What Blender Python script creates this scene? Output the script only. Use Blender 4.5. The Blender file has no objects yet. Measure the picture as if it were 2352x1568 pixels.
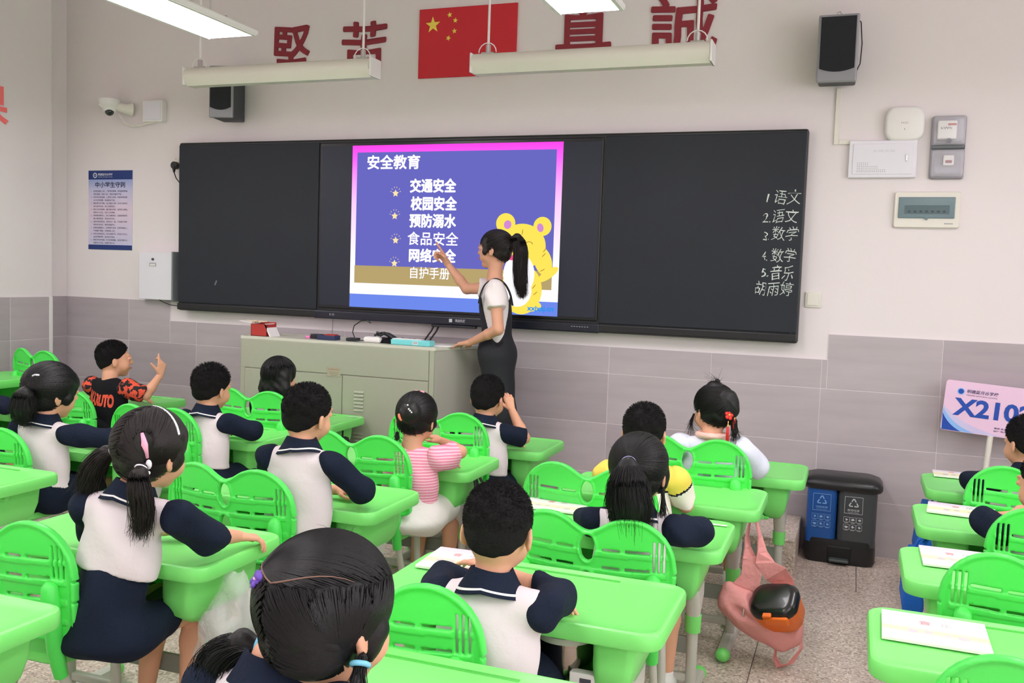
import bpy, math, random
import numpy as np
from mathutils import Vector, Matrix, Euler

random.seed(7); rng = np.random.default_rng(7)
S = bpy.context.scene
COL = S.collection
# ------------------------------------------------------------ camera, light, exposure
cam = bpy.data.cameras.new('camera'); cam.sensor_width = 36.0; cam.lens = 2124.5/2352*36; cam.clip_start = .05; cam.clip_end = 60
camo = bpy.data.objects.new('camera', cam); COL.objects.link(camo)
camo.location = (5.55445, -5.35400, 1.45286); camo.rotation_euler = (1.50131935, -0.0337996853, 0.356095985)
S.camera = camo
W = bpy.data.worlds.new('world'); S.world = W; W.use_nodes = True
W.node_tree.nodes['Background'].inputs[0].default_value = (.97, .955, 1.0, 1); W.node_tree.nodes['Background'].inputs[1].default_value = 6.0
S.view_settings.view_transform = 'Standard'; S.view_settings.look = 'None'; S.view_settings.gamma = 1; S.view_settings.exposure = 0.0
S.view_settings.use_curve_mapping = False
S.cycles.max_bounces = 7; S.cycles.diffuse_bounces = 5; S.cycles.glossy_bounces = 3; S.cycles.transmission_bounces = 5; S.cycles.transparent_max_bounces = 8
LAMP_W = 20.5   # strength of the panel lamps' tubes

# ------------------------------------------------------------ materials
def _lin(c):
    return tuple(((v/12.92) if v <= .04045 else ((v+.055)/1.055)**2.4) for v in c)
def rgb(r, g, b): return _lin((r/255, g/255, b/255))
MATS = {}
def mat(name, col, rough=.5, metal=0, spec=.5, noise=0, nscale=8, bump=0, bscale=60, emit=0, trans=0, alpha=1, stretch=None, coat=0, ecol=None, col2=None):
    if name in MATS: return MATS[name]
    m = bpy.data.materials.new(name); m.use_nodes = True; nt = m.node_tree; b = nt.nodes['Principled BSDF']
    b.inputs['Base Color'].default_value = (*col, 1); b.inputs['Roughness'].default_value = rough; b.inputs['Metallic'].default_value = metal
    b.inputs['Specular IOR Level'].default_value = spec; b.inputs['Coat Weight'].default_value = coat
    if trans: b.inputs['Transmission Weight'].default_value = trans
    if alpha < 1: b.inputs['Alpha'].default_value = alpha
    if emit: b.inputs['Emission Color'].default_value = (*(ecol or col), 1); b.inputs['Emission Strength'].default_value = emit
    tc = nt.nodes.new('ShaderNodeTexCoord'); mp = nt.nodes.new('ShaderNodeMapping'); nt.links.new(tc.outputs['Object'], mp.inputs[0])
    if stretch: mp.inputs['Scale'].default_value = stretch
    n = nt.nodes.new('ShaderNodeTexNoise'); n.inputs['Scale'].default_value = nscale; n.inputs['Detail'].default_value = 4
    nt.links.new(mp.outputs[0], n.inputs['Vector'])
    mx = nt.nodes.new('ShaderNodeMix'); mx.data_type = 'RGBA'
    mx.inputs[6].default_value = (*(tuple(c*(1-noise) for c in col)), 1)
    mx.inputs[7].default_value = (*(col2 or tuple(min(1, c*(1+noise)) for c in col)), 1)
    nt.links.new(n.outputs[0], mx.inputs[0]); nt.links.new(mx.outputs[2], b.inputs['Base Color'])
    if bump:
        n2 = nt.nodes.new('ShaderNodeTexNoise'); n2.inputs['Scale'].default_value = bscale; n2.inputs['Detail'].default_value = 3
        nt.links.new(mp.outputs[0], n2.inputs['Vector'])
        bp = nt.nodes.new('ShaderNodeBump'); bp.inputs['Strength'].default_value = bump; bp.inputs['Distance'].default_value = .01
        nt.links.new(n2.outputs[0], bp.inputs['Height']); nt.links.new(bp.outputs[0], b.inputs['Normal'])
    MATS[name] = m; return m
def emat(name, col, s=1.0):
    if name in MATS: return MATS[name]
    m = bpy.data.materials.new(name); m.use_nodes = True; nt = m.node_tree; nt.nodes.clear()
    e = nt.nodes.new('ShaderNodeEmission'); o = nt.nodes.new('ShaderNodeOutputMaterial'); e.inputs[0].default_value = (*col, 1); e.inputs[1].default_value = s
    nt.links.new(e.outputs[0], o.inputs[0]); MATS[name] = m; return m

wallw = mat('wall_paint', rgb(229, 221, 222), .9, noise=.012, nscale=3, bump=.03, bscale=220)
ceilm = mat('ceiling_paint', rgb(234, 228, 226), .9, noise=.01)
tilem = mat('wall_tile', rgb(182, 173, 177), .42, noise=.17, nscale=2.2, stretch=(1, 1, 7), bump=.02, bscale=30)
tileb = mat('wall_tile_dark', rgb(173, 163, 168), .42, noise=.17, nscale=2.2, stretch=(1, 1, 7), bump=.02, bscale=30)
grout = mat('tile_grout', rgb(226, 216, 220), .8, noise=.03)
fgrout = mat('floor_grout', rgb(120, 108, 102), .8, noise=.03)
def terrazzo(name, base):
    m = mat(name, base, .38, noise=.05, nscale=3, spec=.5); nt = m.node_tree; b = nt.nodes['Principled BSDF']
    tc = nt.nodes.new('ShaderNodeTexCoord'); v = nt.nodes.new('ShaderNodeTexVoronoi'); v.inputs['Scale'].default_value = 130
    gm = nt.nodes.new('ShaderNodeNewGeometry')
    nt.links.new(gm.outputs['Position'], v.inputs['Vector'])
    sp = nt.nodes.new('ShaderNodeSeparateColor'); nt.links.new(v.outputs['Color'], sp.inputs[0])
    r = nt.nodes.new('ShaderNodeValToRGB'); r.color_ramp.interpolation = 'CONSTANT'
    e = r.color_ramp.elements; e[0].position = 0; e[0].color = (*rgb(214, 196, 186), 1); e[1].position = .45; e[1].color = (*rgb(196, 176, 166), 1)
    for p, c in ((.68, rgb(236, 222, 212)), (.84, rgb(182, 160, 149)), (.93, rgb(160, 140, 130))):
        k = e.new(p); k.color = (*c, 1)
    nt.links.new(sp.outputs[0], r.inputs[0])
    mx = nt.nodes.new('ShaderNodeMix'); mx.data_type = 'RGBA'; mx.blend_type = 'MULTIPLY'; mx.inputs[0].default_value = .0
    nt.links.new(r.outputs[0], mx.inputs[6]); nt.links.new(mx.outputs[2], b.inputs['Base Color'])
    return m
floorm = terrazzo('terrazzo', rgb(205, 188, 178))
green = mat('green_plastic', rgb(128, 232, 118), .36, noise=.02, nscale=5, bump=.05, bscale=420, spec=.5)
greend = mat('green_chair_plastic', rgb(82, 228, 92), .34, noise=.02, nscale=5, bump=.04, bscale=420, spec=.5)
greyleg = mat('pale_grey_metal', rgb(205, 203, 196), .4, metal=.1, noise=.02)
greydk = mat('grey_panel', rgb(140, 146, 138), .5, noise=.03)
white = mat('white_plastic', rgb(232, 230, 228), .45, noise=.01)
offwhite = mat('offwhite_plastic', rgb(226, 222, 212), .5, noise=.01)
black = mat('black_plastic', rgb(24, 25, 28), .4, noise=.05)
blackm = mat('matte_black', rgb(30, 32, 34), .75, noise=.05, bump=.1, bscale=300)
chalkb = mat('chalkboard', rgb(31, 36, 44), .55, noise=.16, nscale=2.2, bump=.03, bscale=300, spec=.35)
navy = mat('navy_cloth', rgb(24, 32, 50), .9, noise=.15, nscale=6, bump=.25, bscale=90, spec=.2)
whitecl = mat('white_cloth', rgb(224, 213, 217), .9, noise=.02, nscale=6, bump=.22, bscale=30, spec=.2)
blackcl = mat('black_cloth', rgb(22, 22, 26), .92, noise=.15, nscale=6, bump=.25, bscale=90, spec=.2)
skin = mat('skin', rgb(226, 168, 138), .55, noise=.05, nscale=14, spec=.35, bump=.04, bscale=90)
skint = mat('skin_teacher', rgb(216, 160, 132), .55, noise=.04, nscale=14, spec=.35, bump=.03, bscale=90)
hairm = mat('black_hair', rgb(15, 14, 15), .50, noise=.4, nscale=60, spec=.4, bump=.08, bscale=160)
hairb = mat('brown_black_hair', rgb(30, 23, 22), .50, noise=.4, nscale=60, spec=.4, bump=.08, bscale=160)
shavem = mat('cropped_hair', rgb(22, 20, 21), .8, noise=.35, nscale=30, spec=.2, bump=.6, bscale=330)
redm = mat('red_paint', rgb(200, 44, 56), .6, noise=.03)
maroon = mat('maroon_letter', rgb(140, 42, 54), .7, noise=.04)
steel = mat('steel', rgb(200, 200, 200), .22, metal=1, noise=.02)

# ------------------------------------------------------------ mesh helpers
def arr(x): return np.asarray(x, dtype=np.float64)
def mesh_from(name, V, groups, mats, smooth=True):
    me = bpy.data.meshes.new(name); V = np.asarray(V, dtype=np.float32)
    nl = sum(len(f)*f.shape[1] for f, _ in groups); nf = sum(len(f) for f, _ in groups)
    me.vertices.add(len(V)); me.vertices.foreach_set('co', V.ravel())
    me.loops.add(nl); me.polygons.add(nf)
    li = np.concatenate([f.ravel() for f, _ in groups]).astype(np.int32)
    tot = np.concatenate([np.full(len(f), f.shape[1]) for f, _ in groups]).astype(np.int32)
    st = (np.cumsum(tot)-tot).astype(np.int32)
    me.loops.foreach_set('vertex_index', li); me.polygons.foreach_set('loop_start', st)
    try: me.polygons.foreach_set('loop_total', tot)
    except Exception: pass
    me.polygons.foreach_set('material_index', np.concatenate([np.full(len(f), m) if np.isscalar(m) else m for f, m in groups]).astype(np.int32))
    me.polygons.foreach_set('use_smooth', np.full(nf, smooth))
    for m in mats: me.materials.append(m)
    me.update(calc_edges=True); me.validate(); return me
def link(name, me, parent=None, loc=None, rot=None):
    o = bpy.data.objects.new(name, me); COL.objects.link(o)
    if parent: o.parent = parent
    if loc is not None: o.location = loc
    if rot is not None: o.rotation_euler = rot
    return o
def tag(o, label=None, cat=None, group=None, kind=None):
    if label: o['label'] = label
    if cat: o['category'] = cat
    if group: o['group'] = group
    if kind: o['kind'] = kind
    return o
def thing(name, label, cat, loc=(0, 0, 0), rz=0, group=None):
    o = bpy.data.objects.new(name, None); COL.objects.link(o); o.location = loc; o.rotation_euler = (0, 0, rz); o.empty_display_size = .1
    return tag(o, label, cat, group)
def kids_of(o): return [c for c in bpy.data.objects if c.parent == o]
def copy_tree(o, ch, parent=None):
    c = o.copy(); COL.objects.link(c)
    if parent: c.parent = parent
    for k in ch.get(o.name, ()): copy_tree(k, ch, c)
    return c
def tree_map():
    d = {}
    for o in bpy.data.objects:
        if o.parent: d.setdefault(o.parent.name, []).append(o)
    return d

class B:
    """collects simple solids; .obj() links them as one mesh"""
    def __init__(s): s.V = []; s.n = 0; s.F = {}
    def add(s, V, faces, m=0, T=None):
        V = arr(V)
        if T is not None: V = V @ arr(T)[:3, :3].T + arr(T)[:3, 3]
        s.V.append(V)
        for f in faces: s.F.setdefault(len(f), []).append(([i+s.n for i in f], m))
        s.n += len(V); return s
    def loft(s, rings, m=0, T=None, cap0=True, cap1=True, closed=True):
        n = len(rings[0]); V = np.concatenate([arr(r) for r in rings]); F = []
        for k in range(len(rings)-1):
            for i in range(n if closed else n-1):
                j = (i+1) % n; F.append((k*n+i, k*n+j, (k+1)*n+j, (k+1)*n+i))
        if cap0: F.append(tuple(range(n))[::-1])
        if cap1: F.append(tuple((len(rings)-1)*n+i for i in range(n)))
        return s.add(V, F, m, T)
    def rbox(s, c, size, r=.004, m=0, T=None, seg=2):
        x, y, z = size; r = min(r, x/2.01, y/2.01, z/2.01)
        rings = []
        ks = [k/seg*math.pi/2 for k in range(seg+1)]
        lev = [(r-r*math.sin(a), -z/2+r-r*math.cos(a)) for a in ks] + [(r-r*math.sin(a), z/2-r+r*math.cos(a)) for a in ks[::-1]]
        for ins, zz in lev:
            o = rrect(x-2*ins, y-2*ins, max(r-ins, r*.2), seg); rings.append([(px+c[0], py+c[1], zz+c[2]) for px, py in o])
        return s.loft(rings, m, T)
    def box(s, lo, hi, m=0, T=None):
        x0, y0, z0 = lo; x1, y1, z1 = hi
        V = [(x0, y0, z0), (x1, y0, z0), (x1, y1, z0), (x0, y1, z0), (x0, y0, z1), (x1, y0, z1), (x1, y1, z1), (x0, y1, z1)]
        return s.add(V, [(0, 3, 2, 1), (4, 5, 6, 7), (0, 1, 5, 4), (1, 2, 6, 5), (2, 3, 7, 6), (3, 0, 4, 7)], m, T)
    def tube(s, pts, r, n=8, m=0, sx=1.0, T=None, cap=True):
        pts = [Vector(p) for p in pts]; rs = r if hasattr(r, '__len__') else [r]*len(pts); rings = []; up = None
        for i, p in enumerate(pts):
            d = (pts[min(i+1, len(pts)-1)]-pts[max(i-1, 0)]).normalized()
            if up is None: up = Vector((0, 0, 1)) if abs(d.z) < .9 else Vector((0, 1, 0))
            a = d.cross(up).normalized(); up = a.cross(d).normalized()
            rings.append([tuple(p+(a*math.cos(t)*sx+up*math.sin(t))*rs[i]) for t in [2*math.pi*k/n for k in range(n)]])
        return s.loft(rings, m, T, cap, cap)
    def ell(s, c, r, m=0, nu=14, nv=9, T=None):
        rings = []
        for k in range(nv):
            a = math.pi*(k+.02 if k == 0 else (k-.02 if k == nv-1 else k))/(nv-1)
            rings.append([(c[0]+r[0]*math.sin(a)*math.cos(t), c[1]+r[1]*math.sin(a)*math.sin(t), c[2]-r[2]*math.cos(a)) for t in [2*math.pi*i/nu for i in range(nu)]])
        return s.loft(rings, m, T)
    def ribbon(s, pts, wid, th, m=0, T=None):
        """flat strip; pts: list of (point, width direction)"""
        rings = []
        P = [Vector(p) for p, _ in pts]
        for i, (p, w) in enumerate(pts):
            p = Vector(p); w = Vector(w).normalized(); d = (P[min(i+1, len(P)-1)]-P[max(i-1, 0)]).normalized(); n = d.cross(w).normalized()
            ww = wid[i] if hasattr(wid, '__len__') else wid
            rings.append([tuple(p-w*ww/2-n*th/2), tuple(p+w*ww/2-n*th/2), tuple(p+w*ww/2+n*th/2), tuple(p-w*ww/2+n*th/2)])
        return s.loft(rings, m, T)
    def prism(s, pts2, y0, y1, m=0, T=None):
        """polygon in XZ extruded along Y (front at y0)"""
        n = len(pts2); V = [(x, y0, z) for x, z in pts2]+[(x, y1, z) for x, z in pts2]
        F = [tuple(range(n)), tuple(range(2*n-1, n-1, -1))]+[(i, i+n, (i+1) % n+n, (i+1) % n) for i in range(n)]
        return s.add(V, F, m, T)
    def mesh(s, name, mats, smooth=False):
        V = np.concatenate(s.V); g = []
        for k, l in s.F.items():
            g.append((np.array([f for f, _ in l], dtype=np.int32), np.array([m for _, m in l])))
        me = mesh_from(name, V, g, mats if isinstance(mats, (list, tuple)) else [mats], smooth)
        return me
    def obj(s, name, mats, parent=None, smooth=False, loc=None, rot=None, auto=None):
        me = s.mesh(name, mats, smooth)
        if auto is not None:
            me.polygons.foreach_set('use_smooth', [True]*len(me.polygons)); me.set_sharp_from_angle(angle=math.radians(auto))
        return link(name, me, parent, loc, rot)
def rrect(w, d, r, seg=3):
    o = []
    for cx, cy, a0 in ((w/2-r, d/2-r, 0), (-w/2+r, d/2-r, 90), (-w/2+r, -d/2+r, 180), (w/2-r, -d/2+r, 270)):
        for k in range(seg+1):
            a = math.radians(a0+90*k/seg); o.append((cx+r*math.cos(a), cy+r*math.sin(a)))
    return o
def frame(loc, rz=0, rx=0, ry=0): return Matrix.Translation(loc) @ Euler((rx, ry, rz)).to_matrix().to_4x4()

_tc = {}
def text_mesh(s, size, bold=0, extrude=.0004, align='LEFT', shear=0, space=1.0):
    c = bpy.data.curves.new('t', 'FONT'); c.body = s; c.size = size; c.offset = bold; c.extrude = extrude; c.align_x = align; c.shear = shear; c.space_character = space
    c.resolution_u = 3
    o = bpy.data.objects.new('t', c); COL.objects.link(o); dg = bpy.context.evaluated_depsgraph_get(); dg.update()
    me = bpy.data.meshes.new_from_object(o.evaluated_get(dg)); bpy.data.objects.remove(o); bpy.data.curves.remove(c)
    return me
def fit_text(name, s, x0, x1, z0, z1, y, m, parent, bold=0, jit=0, shear=0, th=.0006, rz=0, fat=0):
    """writing facing -Y whose ink fills the rectangle x0..x1, z0..z1"""
    me = text_mesh(s, .1, bold, 0, shear=shear); n = len(me.vertices); co = np.zeros(n*3); me.vertices.foreach_get('co', co); co = co.reshape(-1, 3)
    a, b = co.min(0), co.max(0); u = (co[:, 0]-a[0])/(b[0]-a[0]); v = (co[:, 1]-a[1])/(b[1]-a[1])
    out = np.zeros_like(co); out[:, 0] = x0+u*(x1-x0); out[:, 2] = z0+v*(z1-z0)+rz*u; out[:, 1] = y
    if jit: out[:, 2] += jit*np.sin(u*9+z0*37); out[:, 0] += jit*np.sin(v*7+z0*51+u*5)
    me.materials.clear()
    if fat:
        F = [tuple(p.vertices) for p in me.polygons]; V2 = []; F2 = []
        for q, (dx, dz) in enumerate(((0, 0), (fat, 0), (-fat, 0), (0, fat), (0, -fat), (fat*.7, fat*.7), (-fat*.7, -fat*.7), (fat*.7, -fat*.7), (-fat*.7, fat*.7))):
            V2 += [(p[0]+dx, p[1]-.00002*q, p[2]+dz) for p in out]; F2 += [tuple(i+n*q for i in f) for f in F]
        bpy.data.meshes.remove(me); me = bpy.data.meshes.new(name); me.from_pydata(V2, [], F2)
    else: me.vertices.foreach_set('co', out.ravel())
    me.name = name; me.materials.append(m); me.update()
    return link(name, me, parent)

# ------------------------------------------------------------ distance fields and surface nets for rounded bodies
class Field:
    def __init__(s, lo, hi, h):
        s.lo = arr(lo); s.h = h; s.n = np.ceil((arr(hi)-s.lo)/h).astype(int)+1
        s.ax = [(s.lo[i]+h*np.arange(s.n[i])).astype(np.float32) for i in range(3)]
        s.F = np.full(s.n, 1.0, dtype=np.float32)
    def sub(s, lo, hi):
        a = np.clip(np.floor((arr(lo)-s.lo)/s.h).astype(int), 0, s.n); b = np.clip(np.ceil((arr(hi)-s.lo)/s.h).astype(int)+1, 0, s.n)
        sl = tuple(slice(a[i], b[i]) for i in range(3))
        X, Y, Z = s.ax[0][sl[0]][:, None, None], s.ax[1][sl[1]][None, :, None], s.ax[2][sl[2]][None, None, :]
        return sl, X, Y, Z
    def put(s, sl, d, k, op):
        f = s.F[sl]
        if f.size == 0: return
        if op == 'u':
            if k: h = np.maximum(k-np.abs(f-d), 0)/k; s.F[sl] = np.minimum(f, d)-h*h*k*.25
            else: s.F[sl] = np.minimum(f, d)
        elif op == 's':
            d = -d
            if k: h = np.maximum(k-np.abs(f-d), 0)/k; s.F[sl] = np.maximum(f, d)+h*h*k*.25
            else: s.F[sl] = np.maximum(f, d)
    def cone(s, a, b, ra, rb=None, k=.02, op='u'):
        rb = ra if rb is None else rb; a, b = arr(a), arr(b); m = max(ra, rb)+k+3*s.h
        sl, X, Y, Z = s.sub(np.minimum(a, b)-m, np.maximum(a, b)+m); ab = b-a; L = (ab@ab)+1e-12
        px, py, pz = X-a[0], Y-a[1], Z-a[2]
        t = np.clip((px*ab[0]+py*ab[1]+pz*ab[2])/L, 0, 1)
        d = np.sqrt((px-t*ab[0])**2+(py-t*ab[1])**2+(pz-t*ab[2])**2)-(ra+(rb-ra)*t)
        s.put(sl, d, k, op); return s
    def chain(s, P, R, k=.015):
        for i in range(len(P)-1): s.cone(P[i], P[i+1], R[i], R[i+1], k)
        return s
    def ell(s, c, r, R=None, k=.02, op='u'):
        c, r = arr(c), arr(r); m = max(r)+k+3*s.h; sl, X, Y, Z = s.sub(c-m, c+m)
        px, py, pz = X-c[0], Y-c[1], Z-c[2]
        if R is not None:
            R = arr(R); q = [px*R[0, i]+py*R[1, i]+pz*R[2, i] for i in range(3)]
        else: q = [px, py, pz]
        k0 = np.sqrt((q[0]/r[0])**2+(q[1]/r[1])**2+(q[2]/r[2])**2); k1 = np.sqrt((q[0]/r[0]**2)**2+(q[1]/r[1]**2)**2+(q[2]/r[2]**2)**2)+1e-9
        s.put(sl, (k0*(k0-1)/k1).astype(np.float32), k, op); return s
    def cut(s, n, c, k=0):
        """keep the side where n.p < c"""
        n = arr(n); L = np.linalg.norm(n); d = (n[0]*s.ax[0][:, None, None]+n[1]*s.ax[1][None, :, None]+n[2]*s.ax[2][None, None, :]-c)/L
        if k: h = np.maximum(k-np.abs(s.F-d), 0)/k; s.F = np.maximum(s.F, d)+h*h*k*.25
        else: s.F = np.maximum(s.F, d)
        return s
    def grids(s): return s.ax[0][:, None, None], s.ax[1][None, :, None], s.ax[2][None, None, :]
    def wrinkle(s, amp, f=38, seed=0):
        X, Y, Z = s.grids(); s.F = s.F+amp*(np.sin(f*X+11*Z+seed)*np.sin(f*.8*Z+9*X+seed*2)+.7*np.sin(f*.55*(X+Z*1.4)+f*.5*Y+seed))
        return s
    def mesh(s):
        F = s.F.copy(); F[0] = F[-1] = 1; F[:, 0] = F[:, -1] = 1; F[:, :, 0] = F[:, :, -1] = 1
        I = F < 0; nx, ny, nz = F.shape
        off = [(i, j, k) for i in (0, 1) for j in (0, 1) for k in (0, 1)]
        cnt = np.zeros((nx-1, ny-1, nz-1), np.int8)
        for i, j, k in off: cnt += I[i:nx-1+i, j:ny-1+j, k:nz-1+k]
        A = (cnt > 0) & (cnt < 8); ac = np.argwhere(A); idx = np.full(A.shape, -1, np.int32); idx[A] = np.arange(len(ac))
        sm = np.zeros((len(ac), 3)); c = np.zeros(len(ac))
        for a in off:
            for ax in range(3):
                if a[ax]: continue
                b = list(a); b[ax] = 1
                f0 = F[ac[:, 0]+a[0], ac[:, 1]+a[1], ac[:, 2]+a[2]]; f1 = F[ac[:, 0]+b[0], ac[:, 1]+b[1], ac[:, 2]+b[2]]
                m = (f0 < 0) != (f1 < 0); t = np.where(m, f0/np.where(m, f0-f1, 1), 0)
                p = np.tile(arr(a), (len(ac), 1)); p[:, ax] += t; sm += p*m[:, None]; c += m
        V = s.lo+s.h*(ac+sm/np.maximum(c, 1)[:, None]); Q = []
        for ax in range(3):
            b, d = (ax+1) % 3, (ax+2) % 3
            s0 = [slice(1, -1)]*3; s1 = [slice(1, -1)]*3; s0[ax] = slice(0, -1); s1[ax] = slice(1, None)
            i0, i1 = I[tuple(s0)], I[tuple(s1)]; e = np.argwhere(i0 != i1); sg = i0[i0 != i1]
            base = e.copy(); base[:, b] += 1; base[:, d] += 1
            def g(db, dd):
                q = base.copy(); q[:, b] -= db; q[:, d] -= dd; return idx[q[:, 0], q[:, 1], q[:, 2]]
            q = np.stack([g(0, 0), g(1, 0), g(1, 1), g(0, 1)], 1); q[~sg] = q[~sg][:, ::-1]; Q.append(q)
        Q = np.concatenate(Q); Q = Q[(Q >= 0).all(1)]
        return V, Q
def strands(paths, r, tip=.3):
    """thin three-sided hairs; paths (N,M,3)"""
    P = arr(paths); N, M, _ = P.shape
    if N == 0: return np.zeros((0, 3)), np.zeros((0, 4), int)
    d = np.gradient(P, axis=1); d /= np.linalg.norm(d, axis=2, keepdims=True)+1e-9
    up = np.where(np.abs(d[..., 2:3]) < .9, arr([0, 0, 1.]), arr([0, 1., 0])); a = np.cross(d, up); a /= np.linalg.norm(a, axis=2, keepdims=True)+1e-9; b = np.cross(d, a)
    rr = (r*np.linspace(1, tip, M))[None, :, None]
    ring = [P+rr*(a*math.cos(t)+b*math.sin(t)) for t in (0, 2.094, 4.189)]
    V = np.stack(ring, 2).reshape(-1, 3); base = (np.arange(N)[:, None]*M+np.arange(M-1)[None])*3; Q = []
    for i in range(3):
        j = (i+1) % 3; Q.append(np.stack([base+i, base+j, base+3+j, base+3+i], -1).reshape(-1, 4))
    return V, np.concatenate(Q)
def joinm(parts):
    V = []; G = []; n = 0
    for v, q, m in parts:
        if len(v) == 0: continue
        V.append(v); G.append((q+n, m)); n += len(v)
    return np.concatenate(V), G
# ------------------------------------------------------------ room shell
RX, RY, RZ = 8.4, -9.0, 3.6
def structure(name, b, mats, parent=None, **k):
    o = b.obj(name, mats, parent, **k)
    if parent is None: o['kind'] = 'structure'
    return o
fl = structure('floor', B().box((-.2, RY-.2, -.2), (RX+.2, .2, -.004)), fgrout)
wf = structure('wall_front', B().box((-.2, 0, -.004), (RX+.2, .2, RZ)).box((0, -.0088, 0), (.97, 0, 1.2), 1).box((5.43, -.0088, 0), (RX, 0, 1.2), 1).box((.97, -.0088, 0), (5.43, 0, 1.06), 1), [wallw, grout])
wl = structure('wall_left', B().box((-.2, RY, -.004), (0, 0, RZ)).box((0, RY, -.004), (.1, -.23, RZ)).box((.1, RY, 0), (.1088, -.26, 1.2), 1).box((0, -.23, 0), (.0088, 0, 1.2), 1), [wallw, grout])
_b = B().box((RX, RY, -.004), (RX+.2, 0, .95)).box((RX, RY, 2.95), (RX+.2, 0, RZ))
WY = [(-1.7, -3.5), (-4.1, -5.9), (-6.5, -8.3)]  # unseen window openings, added to supply daylight from the right
for a, b_ in zip([0]+[w[1] for w in WY], [w[0] for w in WY]+[RY]): _b.box((RX, b_, .95), (RX+.2, a, 2.95))
wr = structure('wall_right', _b, wallw)
glassm = mat('added_window_glass', (.95, .97, .98), .02, alpha=.08, spec=.5)
for k, (a, b_) in enumerate(WY):  # frames and panes of the added, out-of-view windows
    wd = bpy.data.objects.new('added_window_%d' % (k+1), None); COL.objects.link(wd); wd['kind'] = 'structure'; c = (a+b_)/2
    for nm, lo, hi in (('frame_rail', (.06, b_, .95), (.11, a, 1.0)), ('frame_rail', (.06, b_, 2.90), (.11, a, 2.95)), ('frame_stile', (.06, b_, 1.0), (.11, b_+.05, 2.9)), ('frame_stile', (.06, a-.05, 1.0), (.11, a, 2.9)), ('mullion', (.06, c-.025, 1.0), (.11, c+.025, 2.9)), ('sill', (-.04, b_-.03, .93), (.06, a+.03, .95))):
        B().box((RX+lo[0], lo[1], lo[2]), (RX+hi[0], hi[1], hi[2])).obj(nm, white, wd)
    for y0, y1 in ((b_+.05, c-.025), (c+.025, a-.05)): B().box((RX+.082, y0, 1.0), (RX+.088, y1, 2.9)).obj('pane', glassm, wd)
    pl = bpy.data.lights.new('added_window_portal', 'AREA'); pl.shape = 'RECTANGLE'; pl.size = a-b_; pl.size_y = 2.0; pl.cycles.is_portal = True
    po_ = bpy.data.objects.new('added_window_portal', pl); COL.objects.link(po_); po_.location = (RX+.12, c, 1.95); po_.rotation_euler = (math.pi/2, 0, math.pi/2)
wb = structure('wall_back', B().box((-.2, RY-.2, -.004), (RX+.2, RY, RZ)), wallw)
ce = structure('ceiling', B().box((-.2, RY-.2, RZ), (RX+.2, .2, RZ+.2)), ceilm)
tr = structure('trim_1', B().rbox((.106, -.245, .6), (.012, .03, 1.2), .003), white)
# wall tiles, each its own piece
_tiles = {}
def tile(parent, w, h, loc, rz, m, t=.007, nm='tile', g=.0025):
    key = (round(w, 3), round(h, 3), m.name)
    if key not in _tiles: _tiles[key] = B().rbox((0, 0, 0), (w-g, t, h-g), .0012, seg=1).mesh(nm, m)
    return link(nm, _tiles[key], parent, loc, (0, 0, rz))
for k in range(14):
    x0 = .6*k; x1 = x0+.6
    for r in range(4):
        z1 = 1.2-.3*r; z0 = z1-.3; spans = [(x0, x1, z0, z1)]
        if r == 0:
            spans = []
            if x0 < .97: spans.append((x0, min(x1, .97), z0, z1))
            if x1 > 5.43: spans.append((max(x0, 5.43), x1, z0, z1))
            if x1 > .97 and x0 < 5.43: spans.append((max(x0, .97), min(x1, 5.43), z0, 1.06))
        for a, b_, c, d in spans:
            if b_-a < .01: continue
            tile(wf, b_-a, d-c, ((a+b_)/2, -.0065, (c+d)/2), 0, tilem if (k*7+r*3) % 5 else tileb)
ys = [-.59-.6*k for k in range(8)]
for r in range(4):
    z = 1.05-.3*r
    tile(wl, .33, .3, (.1065, -.425, z), math.pi/2, tilem)
    tile(wl, .23, .3, (.0065, -.115, z), math.pi/2, tileb)
    for k, y in enumerate(ys): tile(wl, .6, .3, (.1065, y-.3, z), math.pi/2, tileb if k == 0 else tilem)
# floor slabs
xs0 = [5.634+.8*k for k in range(-8, 5)]; xs1 = [5.258+.8*k for k in range(-7, 5)]
yr = [0, -.68]+[-.68-.8*k for k in range(1, 8)]
_sl = {}
for i in range(len(yr)-1):
    xs = [0]+[x for x in (xs0 if i == 0 else xs1) if .05 < x < RX-.05]+[RX]
    for a, b_ in zip(xs, xs[1:]):
        w, h = b_-a, yr[i]-yr[i+1]; key = (round(w, 2), round(h, 2))
        if key not in _sl: _sl[key] = B().rbox((0, 0, 0), (w-.004, h-.004, .0045), .001, seg=1).mesh('floor_slab', floorm)
        link('floor_slab', _sl[key], fl, ((a+b_)/2, (yr[i]+yr[i+1])/2, -.00225))
# teaching platform
pf = thing('teaching_platform', 'low terrazzo teaching platform under the grey podium', 'platform', (2.97, -.286, 0))
B().rbox((0, 0, .083), (4.74, .538, .166), .004).obj('platform_body', floorm, pf)
for k in range(6): B().rbox((-2.37+.395+.79*k, 0, .172), (.786, .542, .012), .003).obj('platform_slab', floorm, pf)

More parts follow.
